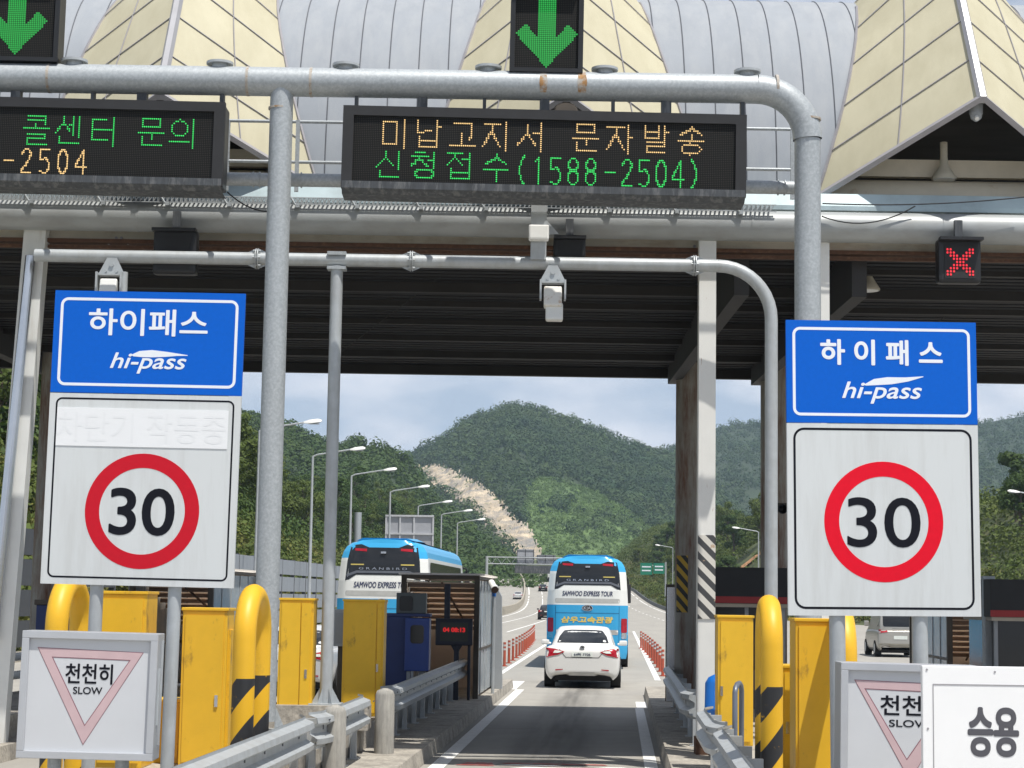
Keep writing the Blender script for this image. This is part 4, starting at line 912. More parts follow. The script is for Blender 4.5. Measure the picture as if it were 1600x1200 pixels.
# ------------------------------------------------------------ stair shelters, ticket machines, booths
def shelter(label, u, v, w, L, h, blue=True):
    """open fronted shelter over the staff stairs: dark frame, glazed sides, beige ribbed roof sloping down inside"""
    t = road_thing('stair_shelter', label, 'shelter', u, v, .2, 'stair shelters on the islands'); f = .05
    b = MB()
    for s in (-1, 1):
        for y in (0, L): b.box(s * w / 2 - f, s * w / 2 + f, y, y + .1, 0, h - .04)
    b.box(-w / 2 - f, w / 2 + f, -.005, .1, h - .04, h + .04); b.box(-w / 2 - f, w / 2 + f, L - .02, L + .1, h - .04, h + .03)
    for s in (-1, 1): b.box(s * w / 2 - f * .9, s * w / 2 + f * .9, .1, L, h - .03, h + .03); b.box(s * w / 2 - .03, s * w / 2 + .03, .1, L, .9, .95)
    b.build('frame', BROWNF, t)
    b = MB(); n = 9
    for k in range(n):                                       # stepped soffit strips falling towards the back
        y0, z0_ = .15 + (L - .3) * k / n, h - .1 - 1.0 * (k / n) ** 1.1
        b.box(-w / 2 + .06, w / 2 - .06, y0, y0 + (L - .3) / n * .98, z0_ - .025, z0_)
    b.build('soffit', AWN, t)
    b = MB()
    for k in range(n): y0, z0_ = .15 + (L - .3) * k / n, h - .1 - 1.0 * (k / n) ** 1.1; b.box(-w / 2 + .06, w / 2 - .06, y0 - .01, y0 + .03, z0_ - .1, z0_ - .024)
    b.tube([(.02, .1, h - .1), (.28, L - .2, h - 1.15)], .025, 6); b.build('ribs', pm('rib_brown', (.2, .13, .09), .7, 0, .1), t)
    b = MB(); b.box(-w / 2 + .05, w / 2 - .05, L - .04, L, 0, h - .1); b.build('back_wall', AWNB, t)
    for s in (-1, 1):
        b = MB(); b.box(s * w / 2 - .012, s * w / 2 + .012, .1, L, .05, h - .05); g = b.build('side_glazing', pm('frosted_glazing', (.33, .38, .42), .25, 0, .15, 2, col2=(.5, .52, .52), cover=.42, sharp=.3), t)
        b = MB()
        for k in range(6): y = .1 + (L - .2) * k / 5; b.box(s * w / 2 - .025, s * w / 2 + .025, y, y + .04, .05, h - .05)
        b.build('glazing_bars', GALV2, g)
    if blue:
        b = MB(); b.prism([(w / 2 + .06, 0), (w / 2 + .26, 0), (w / 2 + .22, h - .35), (w / 2 + .06, h - .05)], L * .92, L * .98); b.build('end_fin', GREY, t)
    b = MB(); b.box(-w / 2 - .1, w / 2 + .1, -.03, L + .12, h + .04, h + .075); b.build('roof', pm('shelter_roof', (.9, .87, .83), .4, 0, .08, trans=.92), t)
    return t
shelter('brown framed stair shelter with beige ribbed ceiling left of the coach lane', -3.42, 37.2, 1.42, 4.6, 2.32)
shelter('brown ribbed stair shelter seen between the left sign posts', -8.4, 36, 1.5, 4.6, 2.35)
shelter('beige ribbed stair shelter right of the silver van', 7.0, 36.5, 1.6, 4.6, 1.95)
# small LED notice on a pole
x0, z1 = XZ(681, 966, 36.7); x1, z0 = XZ(738, 1009, 36.7); w, h = (x1 - x0) / 2, z1 - z0
t = thing('payment_display', 'small dark notice with red LED digits on a pole before the brown shelter', 'display', ((x0 + x1) / 2, 36.7, .2)); hz = z0 - .2
b = MB(); b.box(-w, w, 0, .2, hz, hz + h, .02); b.box(-w, w, -.08, 0, hz + h - .03, hz + h); b.build('housing', pm('navy_black', (.008, .012, .03), .5), t)
b = MB(); b.box(-w * .75, w * .75, -.008, 0, hz + h * .15, hz + h * .85); b.build('screen', pm('screen_dark_green', (.018, .024, .018), .4), t)
lettering('red_digits', '04 08:13', 0, hz + h * .58, -.012, LEDR2, t, w=w * 1.2, h=h * .17, bold=.06)
b = MB(); b.tube([(.05, .1, 0), (.05, .1, hz)], .05, 12); b.prism([(.0, hz - .1), (.1, hz - .1), (.16, hz), (-.06, hz)], .06, .14); b.tube([(-.14, .1, hz + h), (-.14, .1, hz + h + .65)], .06, 10); b.build('pole', pm('navy_black', (0, 0, 0)), t); b = MB(); b.tube([(w - .06, .1, 0), (w - .06, .1, hz)], .03, 8); b.build('side_post', pm('navy_black', (0, 0, 0)), t)
# blue ticket machine with a grey reader on top
x0, z1 = XZ(603, 963, 31.0); x1, _ = XZ(672, 963, 31.0); t = thing('ticket_machine', 'dark blue ticket machine with grey reader box on top beside the yellow cabinet', 'machine', ((x0 + x1) / 2, 31.0, .2)); w = (x1 - x0) / 2; h = z1 - .2
b = MB(); b.box(-w, w * .1, 0, .6, 0, h, .01); b.box(-w * 1.02, w * 1.02, -.02, .62, h, h + .05, .008); b.build('cabinet', BLUEC, t)
b = MB(); b.box(-w * .1, w, -.16, .5, h * .47, h - .02, .015); hd = b.build('service_head', pm('blue_head', (.014, .045, .22), .45, 0, .1), t)
b = MB(); b.prism(rrect(w * .15, w * .75, h * .74, h * .92, .05), -.17, -.155); b.build('window', GLASS, hd)
b = MB(); b.box(w * .0, w * .16, -.1, .0, h * .28, h * .47); b.box(w * .2, w * .32, -.14, -.08, h * .1, h * .5); b.tube([(w * .7, -.05, h * .44), (w * .7, .0, h * .44)], .06, 10); b.build('ticket_slot', GREY, t)
b = MB(); b.box(-w * .55, w * .8, .05, .45, h + .05, h + .38, .012); rd = b.build('reader_box', pm('reader_grey', (.07, .085, .09), .5, 0, .1), t)
b = MB(); b.prism(rrect(-w * .4, w * .2, h + .09, h + .33, .04), .035, .05); b.build('reader_window', BLACK, rd)
# grey control box left of the wide yellow cabinet
x0, z1 = XZ(522, 952, 27.4); x1, z0 = XZ(540, 1010, 27.4)
t = thing('grey_control_box', 'light grey control box behind the slim antenna post', 'cabinet', ((x0 + x1) / 2, 27.4, .5)); w = (x1 - x0) / 2
b = MB(); b.box(-w, w + .06, 0, .3, z0 - .5, z1 - .5, .01); b.build('box', pm('light_grey_box', (.34, .37, .4), .5, 0, .05), t)
b = MB(); b.box(-w + .02, w + .04, -.012, 0, z0 - .46, z1 - .55); b.build('door', GREY, t)
b = MB(); b.box(-.03, .05, .1, .2, 0, z0 - .5); b.build('stand', BROWNF, t)
# surveillance camera on a blue post, right end of the shelter
p = at(772, 932, 39.5); t = thing('surveillance_camera', 'white hooded camera on a thin post beside the brown shelter', 'camera', (p.x, 39.5, .2))
b = MB(); b.tube([(0, 0, 0), (0, 0, p.z - .2)], .035, 10); b.build('post', GALV2, t); hz = p.z - .2
b = MB(); b.tube([(0, 0, hz), (0, 0, hz + .12)], .045, 10); b.build('collar', WOODB, t)
b = MB(); b.T = Matrix.Translation((-.03, -.05, hz + .22)) @ Matrix.Rotation(.5, 4, 'X') @ Matrix.Rotation(.25, 4, 'Z')
b.tube([(0, -.15, 0), (0, .14, 0)], .07, 14); b.tube([(0, -.2, .012), (0, -.12, .012)], .082, 14, cap=False); b.build('housing', LAMPH, t)
b = MB(); b.T = Matrix.Translation((-.03, -.05, hz + .22)) @ Matrix.Rotation(.5, 4, 'X') @ Matrix.Rotation(.25, 4, 'Z'); b.tube([(0, -.2, 0), (0, -.172, 0)], .07, 12); b.build('lens', pm('lens_brown', (.12, .07, .05), .3), t)
def booth(label, px0, px1, pyt, pym, Y, zb=.2, dep=2.4):
    """toll booth: black fascia with a red stripe over dark windows"""
    x0, zt = XZ(px0, pyt, Y); x1, zm = XZ(px1, pym, Y); w = (x1 - x0) / 2; h = zt - zb; m = zm - zb
    t = thing('toll_booth', label, 'booth', ((x0 + x1) / 2, Y, zb), -RA)
    b = MB(); b.box(-w - .08, w + .08, -.15, dep + .1, m, h, .01); fa = b.build('fascia', BLACK2, t)
    b = MB(); b.box(-w - .082, w + .082, -.156, -.15, m + .005, m + .11); b.build('red_stripe', pm('fascia_red', (.3, .012, .015), .5), fa)
    b = MB(); b.box(-w - .06, w + .06, -.13, dep, m - .06, m - .002); b.build('sill_band', pm('booth_cream', (.4, .35, .28), .6), t)
    b = MB(); b.box(-w, w, 0, dep, 0, .85, .01); b.build('wall', pm('booth_wall', (.11, .1, .1), .5, 0, .1), t)
    b = MB(); b.box(-w + .03, w - .03, .03, dep - .03, .85, m - .06); b.build('window', GLASS, t)
    b = MB()
    for x in (-w, -w * .1, w - .06): b.box(x, x + .06, -.005, .05, .85, m - .06)
    b.build('window_frame', GREY, t)
booth('dark toll booth with red striped black fascia right of the striped white column', 1113, 1226, 886, 944, 31.0)
booth('dark toll booth with red striped black fascia at the right picture edge', 1553, 1680, 905, 966, 31.0)
# grey steel panel beside it
x0, z1 = XZ(1540, 905, 31.4); t = thing('steel_post', 'grey galvanised post at the corner of the right-hand booth', 'post', (x0 + .07, 31.4, .2))
b = MB(); b.box(-.09, .06, 0, .2, 0, z1 - .2, .01); b.build('shaft', GALV2, t); b = MB(); b.box(-.11, .08, -.02, .22, z1 - .2, z1 - .15); b.build('cap', GALV, t)
# horn speaker on the rear right column
p = at(1221, 796, 35.05); t = thing('horn_speaker', 'small black horn speaker on the rusty column behind the right sign', 'speaker', p)
b = MB(); b.loft([[(r * math.cos(R(a)), y, r * math.sin(R(a))) for a in range(0, 361, 30)] for r, y in ((.02, -.02), (.05, -.12), (.09, -.16))]); b.tube([(0, -.02, 0), (0, .08, 0)], .06, 10); b.build('horn', BLACK, t)
b = MB(); b.box(-.1, .1, .04, .09, .04, .12); b.build('bracket', BROWNF, t)
# dark blue box far left behind the SLOW box
x0, z1 = XZ(57, 945, 30); x1, z0 = XZ(112, 985, 30); t = thing('ticket_machine', 'dark blue machine box behind the leftmost yellow hoop guard', 'machine', ((x0 + x1) / 2, 30, .2)); w = (x1 - x0) / 2
b = MB(); b.box(-w, w, 0, .5, 0, z1 - .2, .01); b.build('cabinet', BLUEC, t); b = MB(); b.box(-w - .03, w + .03, -.03, .53, z1 - .2, z1 - .12, .01); b.build('lid', BROWNF, t)
b = MB(); b.box(-w * .5, w * .5, -.012, 0, .9, 1.3); b.build('window', GLASS, t)
# silver edge guard (chrome pipe) by the right columns
t = road_thing('mirror_panel', 'narrow silver reflective panel beside the shaded column base', 'panel', 1.06, 37.6, .2)
b = MB(); b.box(-.1, .1, 0, .05, 0, 2.2, .01); b.build('panel', CHROME, t); b = MB(); b.box(.1, .2, .0, .3, 0, 2.35, .01); b.box(-.12, .1, .05, .08, 0, 2.25); b.build('frame', BROWNF, t)

# ------------------------------------------------------------ coaches
def coach(label, u, v, zscale, wk=1.0):
    t = road_thing('coach', label, 'coach', u, v, 0, 'blue and white tour coaches'); t.scale = (1, 1, zscale)
    rows = [(.32, 1.2), (.5, 1.24), (.95, 1.25), (1.5, 1.25), (1.93, 1.25), (1.95, 1.25), (2.4, 1.225), (2.9, 1.185), (2.98, 1.175), (3.0, 1.172), (3.15, 1.13), (3.28, 1.05), (3.37, .92), (3.42, .75)]
    L = 12.0
    def ry(x, z, w):
        q = abs(x) / max(w, .01); return .1 * q ** 3 + (.2 * max(0, q - .82) / .18 * 1.0 if q > .82 else 0) + .34 * max(0, (z - 1.95) / 1.5) ** 2 + .03 * max(0, (.6 - z))
    b = MB(); nx = 20
    fr = [-1, -.985, -.96, -.92, -.86, -.78, -.66, -.5, -.25, 0, .25, .5, .66, .78, .86, .92, .96, .985, 1]
    secs = []
    for z, w in rows: secs.append([(q * w, ry(q * w, z, w), z + (.05 * (1 - q * q) if z > 3.4 else 0)) for q in fr])
    mats = [LBLUE, CWHITE]
    for i in range(len(rows) - 1):
        zc_ = (rows[i][0] + rows[i + 1][0]) / 2; mi = 1 if 1.945 < zc_ < 2.99 else 0
        b.loft([secs[i], secs[i + 1]], mi=mi)
        for s, k in ((-1, 0), (1, -1)):                     # sides run forward from the rear corner
            a, c = secs[i][k], secs[i + 1][k]
            m2 = 1 if (1.945 < zc_ < 2.0) else (0 if zc_ < 1.95 or zc_ > 2.99 else 1)
            b.add([a, c, (c[0], L, c[2]), (a[0], L, a[2])], [(0, 1, 2, 3)], mi=m2)
    top = secs[-1]; b.loft([top, [(x, 1.1, z + .03) for x, y, z in top], [(x, L, z + .03) for x, y, z in top]], mi=0)
    b.add([(-1.25, L, .32), (1.25, L, .32), (1.17, L, 3.0), (.75, L, 3.45), (-.75, L, 3.45), (-1.17, L, 3.0)], [tuple(range(6))], mi=1)
    body = b.build('body', mats, t); bv = bvh_of(body)
    b = MB(); b.loft([[(-.8, .5, 3.43), (-.6, .45, 3.5), (.6, .45, 3.5), (.8, .5, 3.43)], [(-.8, 3.0, 3.47), (-.6, 3.0, 3.55), (.6, 3.0, 3.55), (.8, 3.0, 3.47)], [(-.7, 5.0, 3.45), (-.5, 5, 3.47), (.5, 5, 3.47), (.7, 5, 3.45)]]); b.add([(-.8, .5, 3.43), (-.6, .45, 3.5), (.6, .45, 3.5), (.8, .5, 3.43)], [(0, 1, 2, 3)]); b.build('roof_pod', LBLUE, t)
    win = [(-1.02, 2.42), (-.92, 2.44), (-.72, 2.56), (.72, 2.56), (.92, 2.44), (1.02, 2.42), (.98, 2.9), (.9, 3.27), (.62, 3.3), (.4, 3.22), (-.4, 3.22), (-.62, 3.3), (-.9, 3.27), (-.98, 2.9)]
    win = [(x, 2.42 + (z - 2.42) * wk - (wk - 1) * .25) for x, z in win]
    rw = decal('rear_window', win, bv, GLASS, t, .012)
    decal('window_trim', [(-.98, 2.5), (-.7, 2.6), (.7, 2.6), (.98, 2.5), (.99, 2.56), (.72, 2.66), (-.72, 2.66), (-.99, 2.56)], bv, pm('window_trim', (.1, .11, .13), .3), rw, .018)
    decal_text('model_lettering', 'G R A N B I R D', 0, 2.715, bv, CHROME, rw, w=1.3, h=.06, bold=.02, off=.026)
    for s in (-1, 1): decal('window_note', [(s * .68 - .2, 2.8), (s * .68 + .16, 2.8), (s * .68 + .16, 2.83), (s * .68 - .2, 2.83)], bv, pm('note_yellow', (.5, .4, .1), .5), rw, .018)
    b = MB(); b.box(-.07, .07, .12, .3, 3.1, 3.15); b.build('rear_camera', CHROME, t)
    for s in (-1, 1): decal('high_brake_lamp', [(s * .62 - .16, 3.17), (s * .62 + .16, 3.15), (s * .62 + .16, 3.22), (s * .62 - .16, 3.23)], bv, LAMPR, t, .02)
    decal_text('company_lettering', 'SAMWOO EXPRESS TOUR', 0, 2.3, bv, NAVY, t, w=1.55, h=.15, bold=.025, shear=.18, off=.008)
    decal('recess_panel', rrect(-1.0, 1.0, 2.02, 2.15, .05), bv, CGREY, t, .006)
    lt = decal('badge', [(.17 * math.cos(R(a)), 1.86 + .095 * math.sin(R(a))) for a in range(0, 360, 15)], bv, CHROME, t, .02)
    decal('badge_field', [(.15 * math.cos(R(a)), 1.86 + .078 * math.sin(R(a))) for a in range(0, 360, 15)], bv, BLACK, lt, .026); decal_text('badge_letters', 'KIA', 0, 1.86, bv, CHROME, lt, w=.22, h=.1, bold=.03, off=.032)
    decal_text('korean_lettering', '삼우고속관광', 0, 1.5, bv, GOLD, t, w=1.6, h=.2, bold=.05, shear=.15, off=.008)
    for s in (-1, 1):
        decal('tail_lamp', rrect(s * 1.135 - .09, s * 1.135 + .09, 1.12, 1.55, .03), bv, LAMPR, t, .02); decal('reverse_lamp', rrect(s * 1.135 - .08, s * 1.135 + .08, .93, 1.11, .03), bv, CHROME, t, .02)
    decal('engine_grille', rrect(-.95, .95, 1.05, 1.2, .03), bv, CGREY, t, .006)
    decal('bumper', rrect(-1.18, 1.18, .34, .72, .06), bv, LBLUE, t, .02)
    decal('number_plate', rrect(-.25, .25, .52, .66, .02), bv, PLATE, t, .026)
    SM = pm('coach_seam', (.012, .12, .27), .5)
    for x in (-.98, .98): decal('panel_seam', [(x - .008, .75), (x + .008, .75), (x + .008, 1.92), (x - .008, 1.92)], bv, SM, t, .006)
    decal('panel_seam', [(-.98, 1.7), (.98, 1.7), (.98, 1.715), (-.98, 1.715)], bv, SM, t, .006)
    for s in (-1, 1):
        for y in (2.6, 9.6):
            b = MB(); b.tube([(s * 1.27, y, .5), (s * .95, y, .5)], .5, 24); wl = b.build('wheel', TYRE, t); b = MB(); b.tube([(s * 1.275, y, .5), (s * 1.2, y, .5)], .27, 18); b.build('rim', GALV2, wl)
        b = MB(); b.add([(s * 1.262, .7, 2.05), (s * 1.262, 11, 2.05), (s * 1.205, 11, 2.9), (s * 1.205, .9, 2.9)], [(0, 1, 2, 3)])
        b.v = [(x + s * .004 * 0, y, z) for x, y, z in b.v]; b.build('side_window', GLASS, t)
        b = MB(); b.tube([(s * 1.1, 11.95, 2.95), (s * 1.3, 12.1, 2.9), (s * 1.34, 12.15, 2.6)], .03, 8); b.box(s * 1.34 - .08, s * 1.34 + .08, 12.08, 12.2, 2.0, 2.7, .04); b.build('wing_mirror', BLACK2, t)
    return t
coach('blue and white tour coach directly ahead, seen from behind over the white sedan', -.92, 59.5, 1.0)
coach('taller blue and white tour coach in the left lane, partly behind the brown shelter', -6.3, 51.5, 1.055, 1.06)

# ------------------------------------------------------------ cars
def car(label, u, v, paint, kind='sedan', group=None, turn=0.0, plate='', name='car'):
    t = road_thing(name, label, 'van' if kind == 'van' else 'car', u, v, 0, group, turn)
    if kind == 'sedan':
        st = [(0, .8, .3, .78, .84), (.05, .89, .2, .9, .985), (.22, .9, .22, .99, 1.055), (.7, .915, .2, .985, 1.03), (1.4, .915, .2, .96, 1.0), (3.2, .915, .2, .95, .99), (3.5, .91, .2, .92, .97), (4.2, .89, .2, .82, .88), (4.62, .82, .22, .7, .76), (4.8, .7, .35, .58, .62)]
        gh = [(.62, 1.02, .58), (1.1, 1.24, .63), (1.55, 1.42, .62), (2.1, 1.475, .62), (2.7, 1.45, .62), (3.15, 1.27, .63), (3.6, 1.0, .66)]; bw = .8
    else:
        st = [(0, .86, .42, .98, 1.02), (.05, .9, .3, 1.04, 1.08), (.2, .915, .25, 1.08, 1.12), (1.5, .92, .24, 1.08, 1.12), (3.4, .92, .24, 1.06, 1.1), (4.0, .9, .24, 1.0, 1.04), (4.6, .82, .28, .8, .85), (4.8, .74, .4, .66, .7)]
        gh = [(.08, 1.12, .78), (.2, 1.6, .74), (.34, 1.88, .72), (.7, 1.96, .72), (2.6, 1.97, .72), (3.1, 1.86, .7), (3.6, 1.4, .7), (4.0, 1.05, .7)]; bw = .86
    secs = []
    for y, hw, zb, zbelt, zt in st:
        half = [(hw * .84, zb), (hw * .97, zb + .1), (hw, .56), (hw * .99, zbelt - .08), (hw * .95, zbelt), (hw * .8, zt - .008), (hw * .4, zt)]
        secs.append([(-x, y, z) for x, z in half] + [(0, y, zt + .008)] + [(x, y, z) for x, z in half[::-1]])
    b = MB(); b.loft(secs); n = len(secs[0])
    for q in (secs[0], secs[-1]):
        b.add(q, [(i, i + 1, n - 2 - i, n - 1 - i) for i in range(n // 2)], True)
    m = len(secs); b.add([secs[0][0], secs[0][-1], secs[-1][-1], secs[-1][0]], [(0, 1, 2, 3)])
    bm = bmesh.new(); me0 = bpy.data.meshes.new('tmp'); me0.from_pydata(b.v, [], b.f); bm.from_mesh(me0); bmesh.ops.remove_doubles(bm, verts=bm.verts[:], dist=1e-4)
    bm.verts.index_update(); b.v = [tuple(v.co) for v in bm.verts]; b.f = [[v.index for v in f.verts] for f in bm.faces]; b.mi = [0] * len(b.f); b.sm = [True] * len(b.f); bm.free(); bpy.data.meshes.remove(me0)
    body = b.build('body', paint, t); sb = body.modifiers.new('s', 'SUBSURF'); sb.levels = 2; sb.render_levels = 2; bv = bvh_of(body, 1)
    b = MB(); gs = []
    for y, z, hw in gh:
        zl = .93 if kind == 'sedan' else 1.0
        half = [(bw, zl), (bw * .97, zl + min(.1, (z - zl) * .5)), (hw * 1.06, z - .05), (hw * .9, z - .01), (hw * .5, z + .008)]
        gs.append([(-x, y, c) for x, c in half] + [(0, y, z + .012)] + [(x, y, c) for x, c in half[::-1]])
    b.loft(gs); n = len(gs[0]); q = gs[0]; b.add(q, [(i, i + 1, n - 2 - i, n - 1 - i) for i in range(n // 2)], True)
    bm = bmesh.new(); me0 = bpy.data.meshes.new('tmp'); me0.from_pydata(b.v, [], b.f); bm.from_mesh(me0); bmesh.ops.remove_doubles(bm, verts=bm.verts[:], dist=1e-4)
    bm.verts.index_update(); b.v = [tuple(v.co) for v in bm.verts]; b.f = [[v.index for v in f.verts] for f in bm.faces]; b.mi = [0] * len(b.f); b.sm = [True] * len(b.f); bm.free(); bpy.data.meshes.remove(me0)
    cab = b.build('cabin', paint, t); sb = cab.modifiers.new('s', 'SUBSURF'); sb.levels = 2; sb.render_levels = 2; cv = bvh_of(cab, 1)
    if kind == 'sedan':
        decal('rear_window', [(-.63, 1.075), (.63, 1.075), (.58, 1.22), (.5, 1.33), (.46, 1.365), (.28, 1.38), (-.28, 1.38), (-.46, 1.365), (-.5, 1.33), (-.58, 1.22)], cv, GLASS, t, .012, .1)
        for s in (-1, 1):
            tl = decal('tail_lamp', [(s * a, c) for a, c in ((.42, .875), (.58, .8), (.86, .74), (.885, .88), (.87, .965), (.66, .945))], bv, LAMPR, t, .014, .08)
            decal('reverse_lamp', [(s * a, c) for a, c in ((.48, .875), (.58, .845), (.7, .845), (.66, .905), (.55, .9))], bv, PLATE, tl, .02, .08)
            decal('reflector', [(s * a, c) for a, c in ((.46, .445), (.64, .425), (.64, .455), (.46, .465))], bv, LAMPR, t, .01)
        decal('number_plate', rrect(-.25, .25, .76, .87, .015), bv, PLATE, t, .014)
        if plate: decal_text('plate_number', plate, 0, .815, bv, NAVY, t, w=.4, h=.07, bold=.03, off=.02)
        decal('boot_line', [(-.56, .935), (-.4, .735), (.4, .735), (.56, .935), (.545, .935), (.392, .748), (-.392, .748), (-.545, .935)], bv, pm('panel_gap', (.05, .05, .05), .6), t, .006, .05)
        decal('lower_bumper', [(-.6, .31), (.6, .31), (.66, .39), (-.66, .39)], bv, pm('bumper_grey', (.55, .55, .53), .5), t, .008)  # plain grey lip along the foot of the bumper
        b = MB(); b.ring(0, .985, .028, .04, .0, .1, 16); o = b.build('badge', CHROME, t); o.location = (0, .012, 0); o.scale = (1.5, 1, 1); 
        zw, rw_, ys = .33, .33, (1.0, 3.75)
    else:
        rw2 = decal('rear_window', rrect(-.68, .68, 1.22, 1.72, .08), cv, GLASS, t, .012, .1)
        for s in (-1, 1): decal('tail_lamp', [(s * a, c) for a, c in ((.5, 1.0), (.85, .96), (.86, 1.1), (.55, 1.1))], bv, LAMPR, t, .014, .08)
        decal('number_plate', rrect(-.27, .27, .72, .86, .015), bv, PLATE, t, .012)
        decal('lower_bumper', [(-.84, .4), (.84, .4), (.84, .55), (-.84, .55)], bv, pm('van_bumper', (.3, .28, .23), .5), t, .012)
        b = MB(); b.box(-.34, .34, -.0, .02, 1.14, 1.15); b.build('wiper', BLACK2, t); zw, rw_, ys = .33, .33, (.85, 3.7)
    for s in (-1, 1):
        for y in ys:
            b = MB(); b.tube([(s * .93, y, zw), (s * .68, y, zw)], rw_, 20); wl = b.build('wheel', TYRE, t); b = MB(); b.tube([(s * .935, y, zw), (s * .9, y, zw)], rw_ * .62, 16); b.build('rim', GALV2, wl)
        b = MB(); b.box(s * .99 - .1, s * .99 + .1, ys[1] - .95, ys[1] - .83, .97 if kind == 'sedan' else 1.2, 1.1 if kind == 'sedan' else 1.42, .04); b.tube([(s * .85, ys[1] - .9, 1.0 if kind == 'sedan' else 1.25), (s * 1.0, ys[1] - .9, 1.04 if kind == 'sedan' else 1.28)], .03, 6); b.build('wing_mirror', paint, t)
        sw = [(y, z, h) for y, z, h in gh]
        b = MB()
        pts = [(1.0, 1.03), (1.55, 1.36), (2.1, 1.41), (2.65, 1.39), (3.1, 1.2), (3.4, 1.03)] if kind == 'sedan' else [(.3, 1.22), (.4, 1.78), (2.6, 1.85), (3.05, 1.76), (3.7, 1.22)]
        vs = []
        for y, z in pts:
            h = cv.ray_cast(Vector((s * 3, y, z)), Vector((-s, 0, 0))); vs.append(((h[0].x if h[0] else s * .75) + s * .012, y, z))
        b.add(vs, [tuple(range(len(vs)))]); b.build('side_window', GLASS, t)
    b = MB(); b.box(-.7, .7, .5, 4.4, .17, .3); b.build('underbody', BLACK2, t)
    return t
PW = pm('car_white', (.72, .72, .7), .25, 0, .02, 1); PD = pm('car_black', (.02, .021, .025), .2, .2, .02, 1); PS = pm('car_silver', (.4, .39, .36), .3, .4, .03, 1); PWH = pm('car_pearl', (.6, .61, .62), .25, .1, .02, 1)
car('white sedan seen from behind close to the coach ahead', -.83, 46.5, PW, plate='64머 7706')
car('white car in the next lane left, glimpsed between yellow cabinets', -6.9, 40.5, PWH)
car('pale car two lanes to the left, its roof showing beside the left sign post', -12.3, 49, PWH)
car('black sedan with red tail lamps just left of the coach', -6.75, 190, PD)
car('small pale car far up the road, alone in its lane', -14.3, 361, PWH)
car('dark car far up the road beside the coach window', -9.4, 400, PD)
car('silver van on the open plaza under the right speed sign', 11.3, 78, PS, kind='van', name='minivan')
# white lorry far ahead, beside the coach roof corner
t = road_thing('lorry', 'small white lorry far ahead at the left edge of the coach', 'lorry', -6.0, 470, 0); b = MB(); b.box(-1.15, 1.15, 0, 6, 1.1, 3.6, .08); b.build('box_body', CWHITE, t)
b = MB(); b.box(-1.05, 1.05, 6.3, 8, .6, 2.6, .2); b.build('cab', CWHITE, t); b = MB(); b.box(-.9, .9, 0, 8, .5, 1.1); b.build('chassis', BLACK2, t)
for y in (1.2, 7.0):
    b = MB(); b.tube([(-1.1, y, .48), (1.1, y, .48)], .48, 14); b.build('wheel', TYRE, t)
# ------------------------------------------------------------ road furniture beyond the gate
def delin(u, v, label, grp):
    t = road_thing('delineator_post', label, 'post', u, v, 0, grp)
    b = MB(); b.tube([(0, 0, 0), (0, 0, .03)], .1, 10); b.tube([(0, 0, .03), (0, 0, .75)], .045, 10); b.build('post', POSTO, t)
    for z in (.5, .62):
        b = MB(); b.tube([(0, 0, z), (0, 0, z + .06)], .047, 10, cap=False); b.build('reflective_band', POSTW, t)
    return t
d0 = None
for k in range(17):
    u, v = -3.5 - .003 * k * k, 55 + k * 2.8; d = RW(u, v)
    if d0 is None: d0 = delin(u, v, 'orange flexible post in the row left of the coach', 'orange posts left of the lane')
    else: dup(d0, None, d)
d0 = None
for k in range(10):
    u, v = 1.3 - .003 * k * k, 55 + k * 3.4; d = RW(u, v)
    if d0 is None: d0 = delin(u, v, 'orange flexible post in the row right of the coach', 'orange posts right of the lane')
    else: dup(d0, None, d)
# noise wall on the left
def noise_wall(label, v0, v1, u, h, mat, step):
    t = road_thing('noise_barrier', label, 'noise barrier', u, v0, 0); n = int((v1 - v0) / step)
    for r_ in range(4):
        b = MB()
        for k in range(n): b.box(-.08, .06 + .05 * r_ / 3, k * step + .08, (k + 1) * step - .02, .3 + r_ * (h - .3) / 4 + .13, .3 + (r_ + 1) * (h - .3) / 4, 0)
        b.build('panel_row', mat, t)
    b = MB()
    for k in range(n + 1): b.box(-.11, .11, k * step - .06, k * step + .08, 0, h + .05)
    b.build('posts', GALVD, t); b = MB(); b.box(-.2, .2, 0, v1 - v0, 0, .3); b.build('footing', BARR, t)
noise_wall('light grey panelled noise barrier behind the left gantry post', 72, 158, -18.3, 4.0, WALLP, 4.0)
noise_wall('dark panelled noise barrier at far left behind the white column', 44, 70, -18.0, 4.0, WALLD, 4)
t = road_thing('white_guardrail', 'white two-bar guardrail at far left below the dark barrier', 'guardrail', -9.9, 24, 0); b = MB()
for z in (.75, 1.05): b.tube([(0, 0, z), (0, 14, z)], .07, 10)
b.build('bars', WHITE, t)
for k in range(5): b = MB(); b.box(-.14, -.04, .4 + k * 3.2, .5 + k * 3.2, 0, 1.1); b.build('post', GALV2, t)
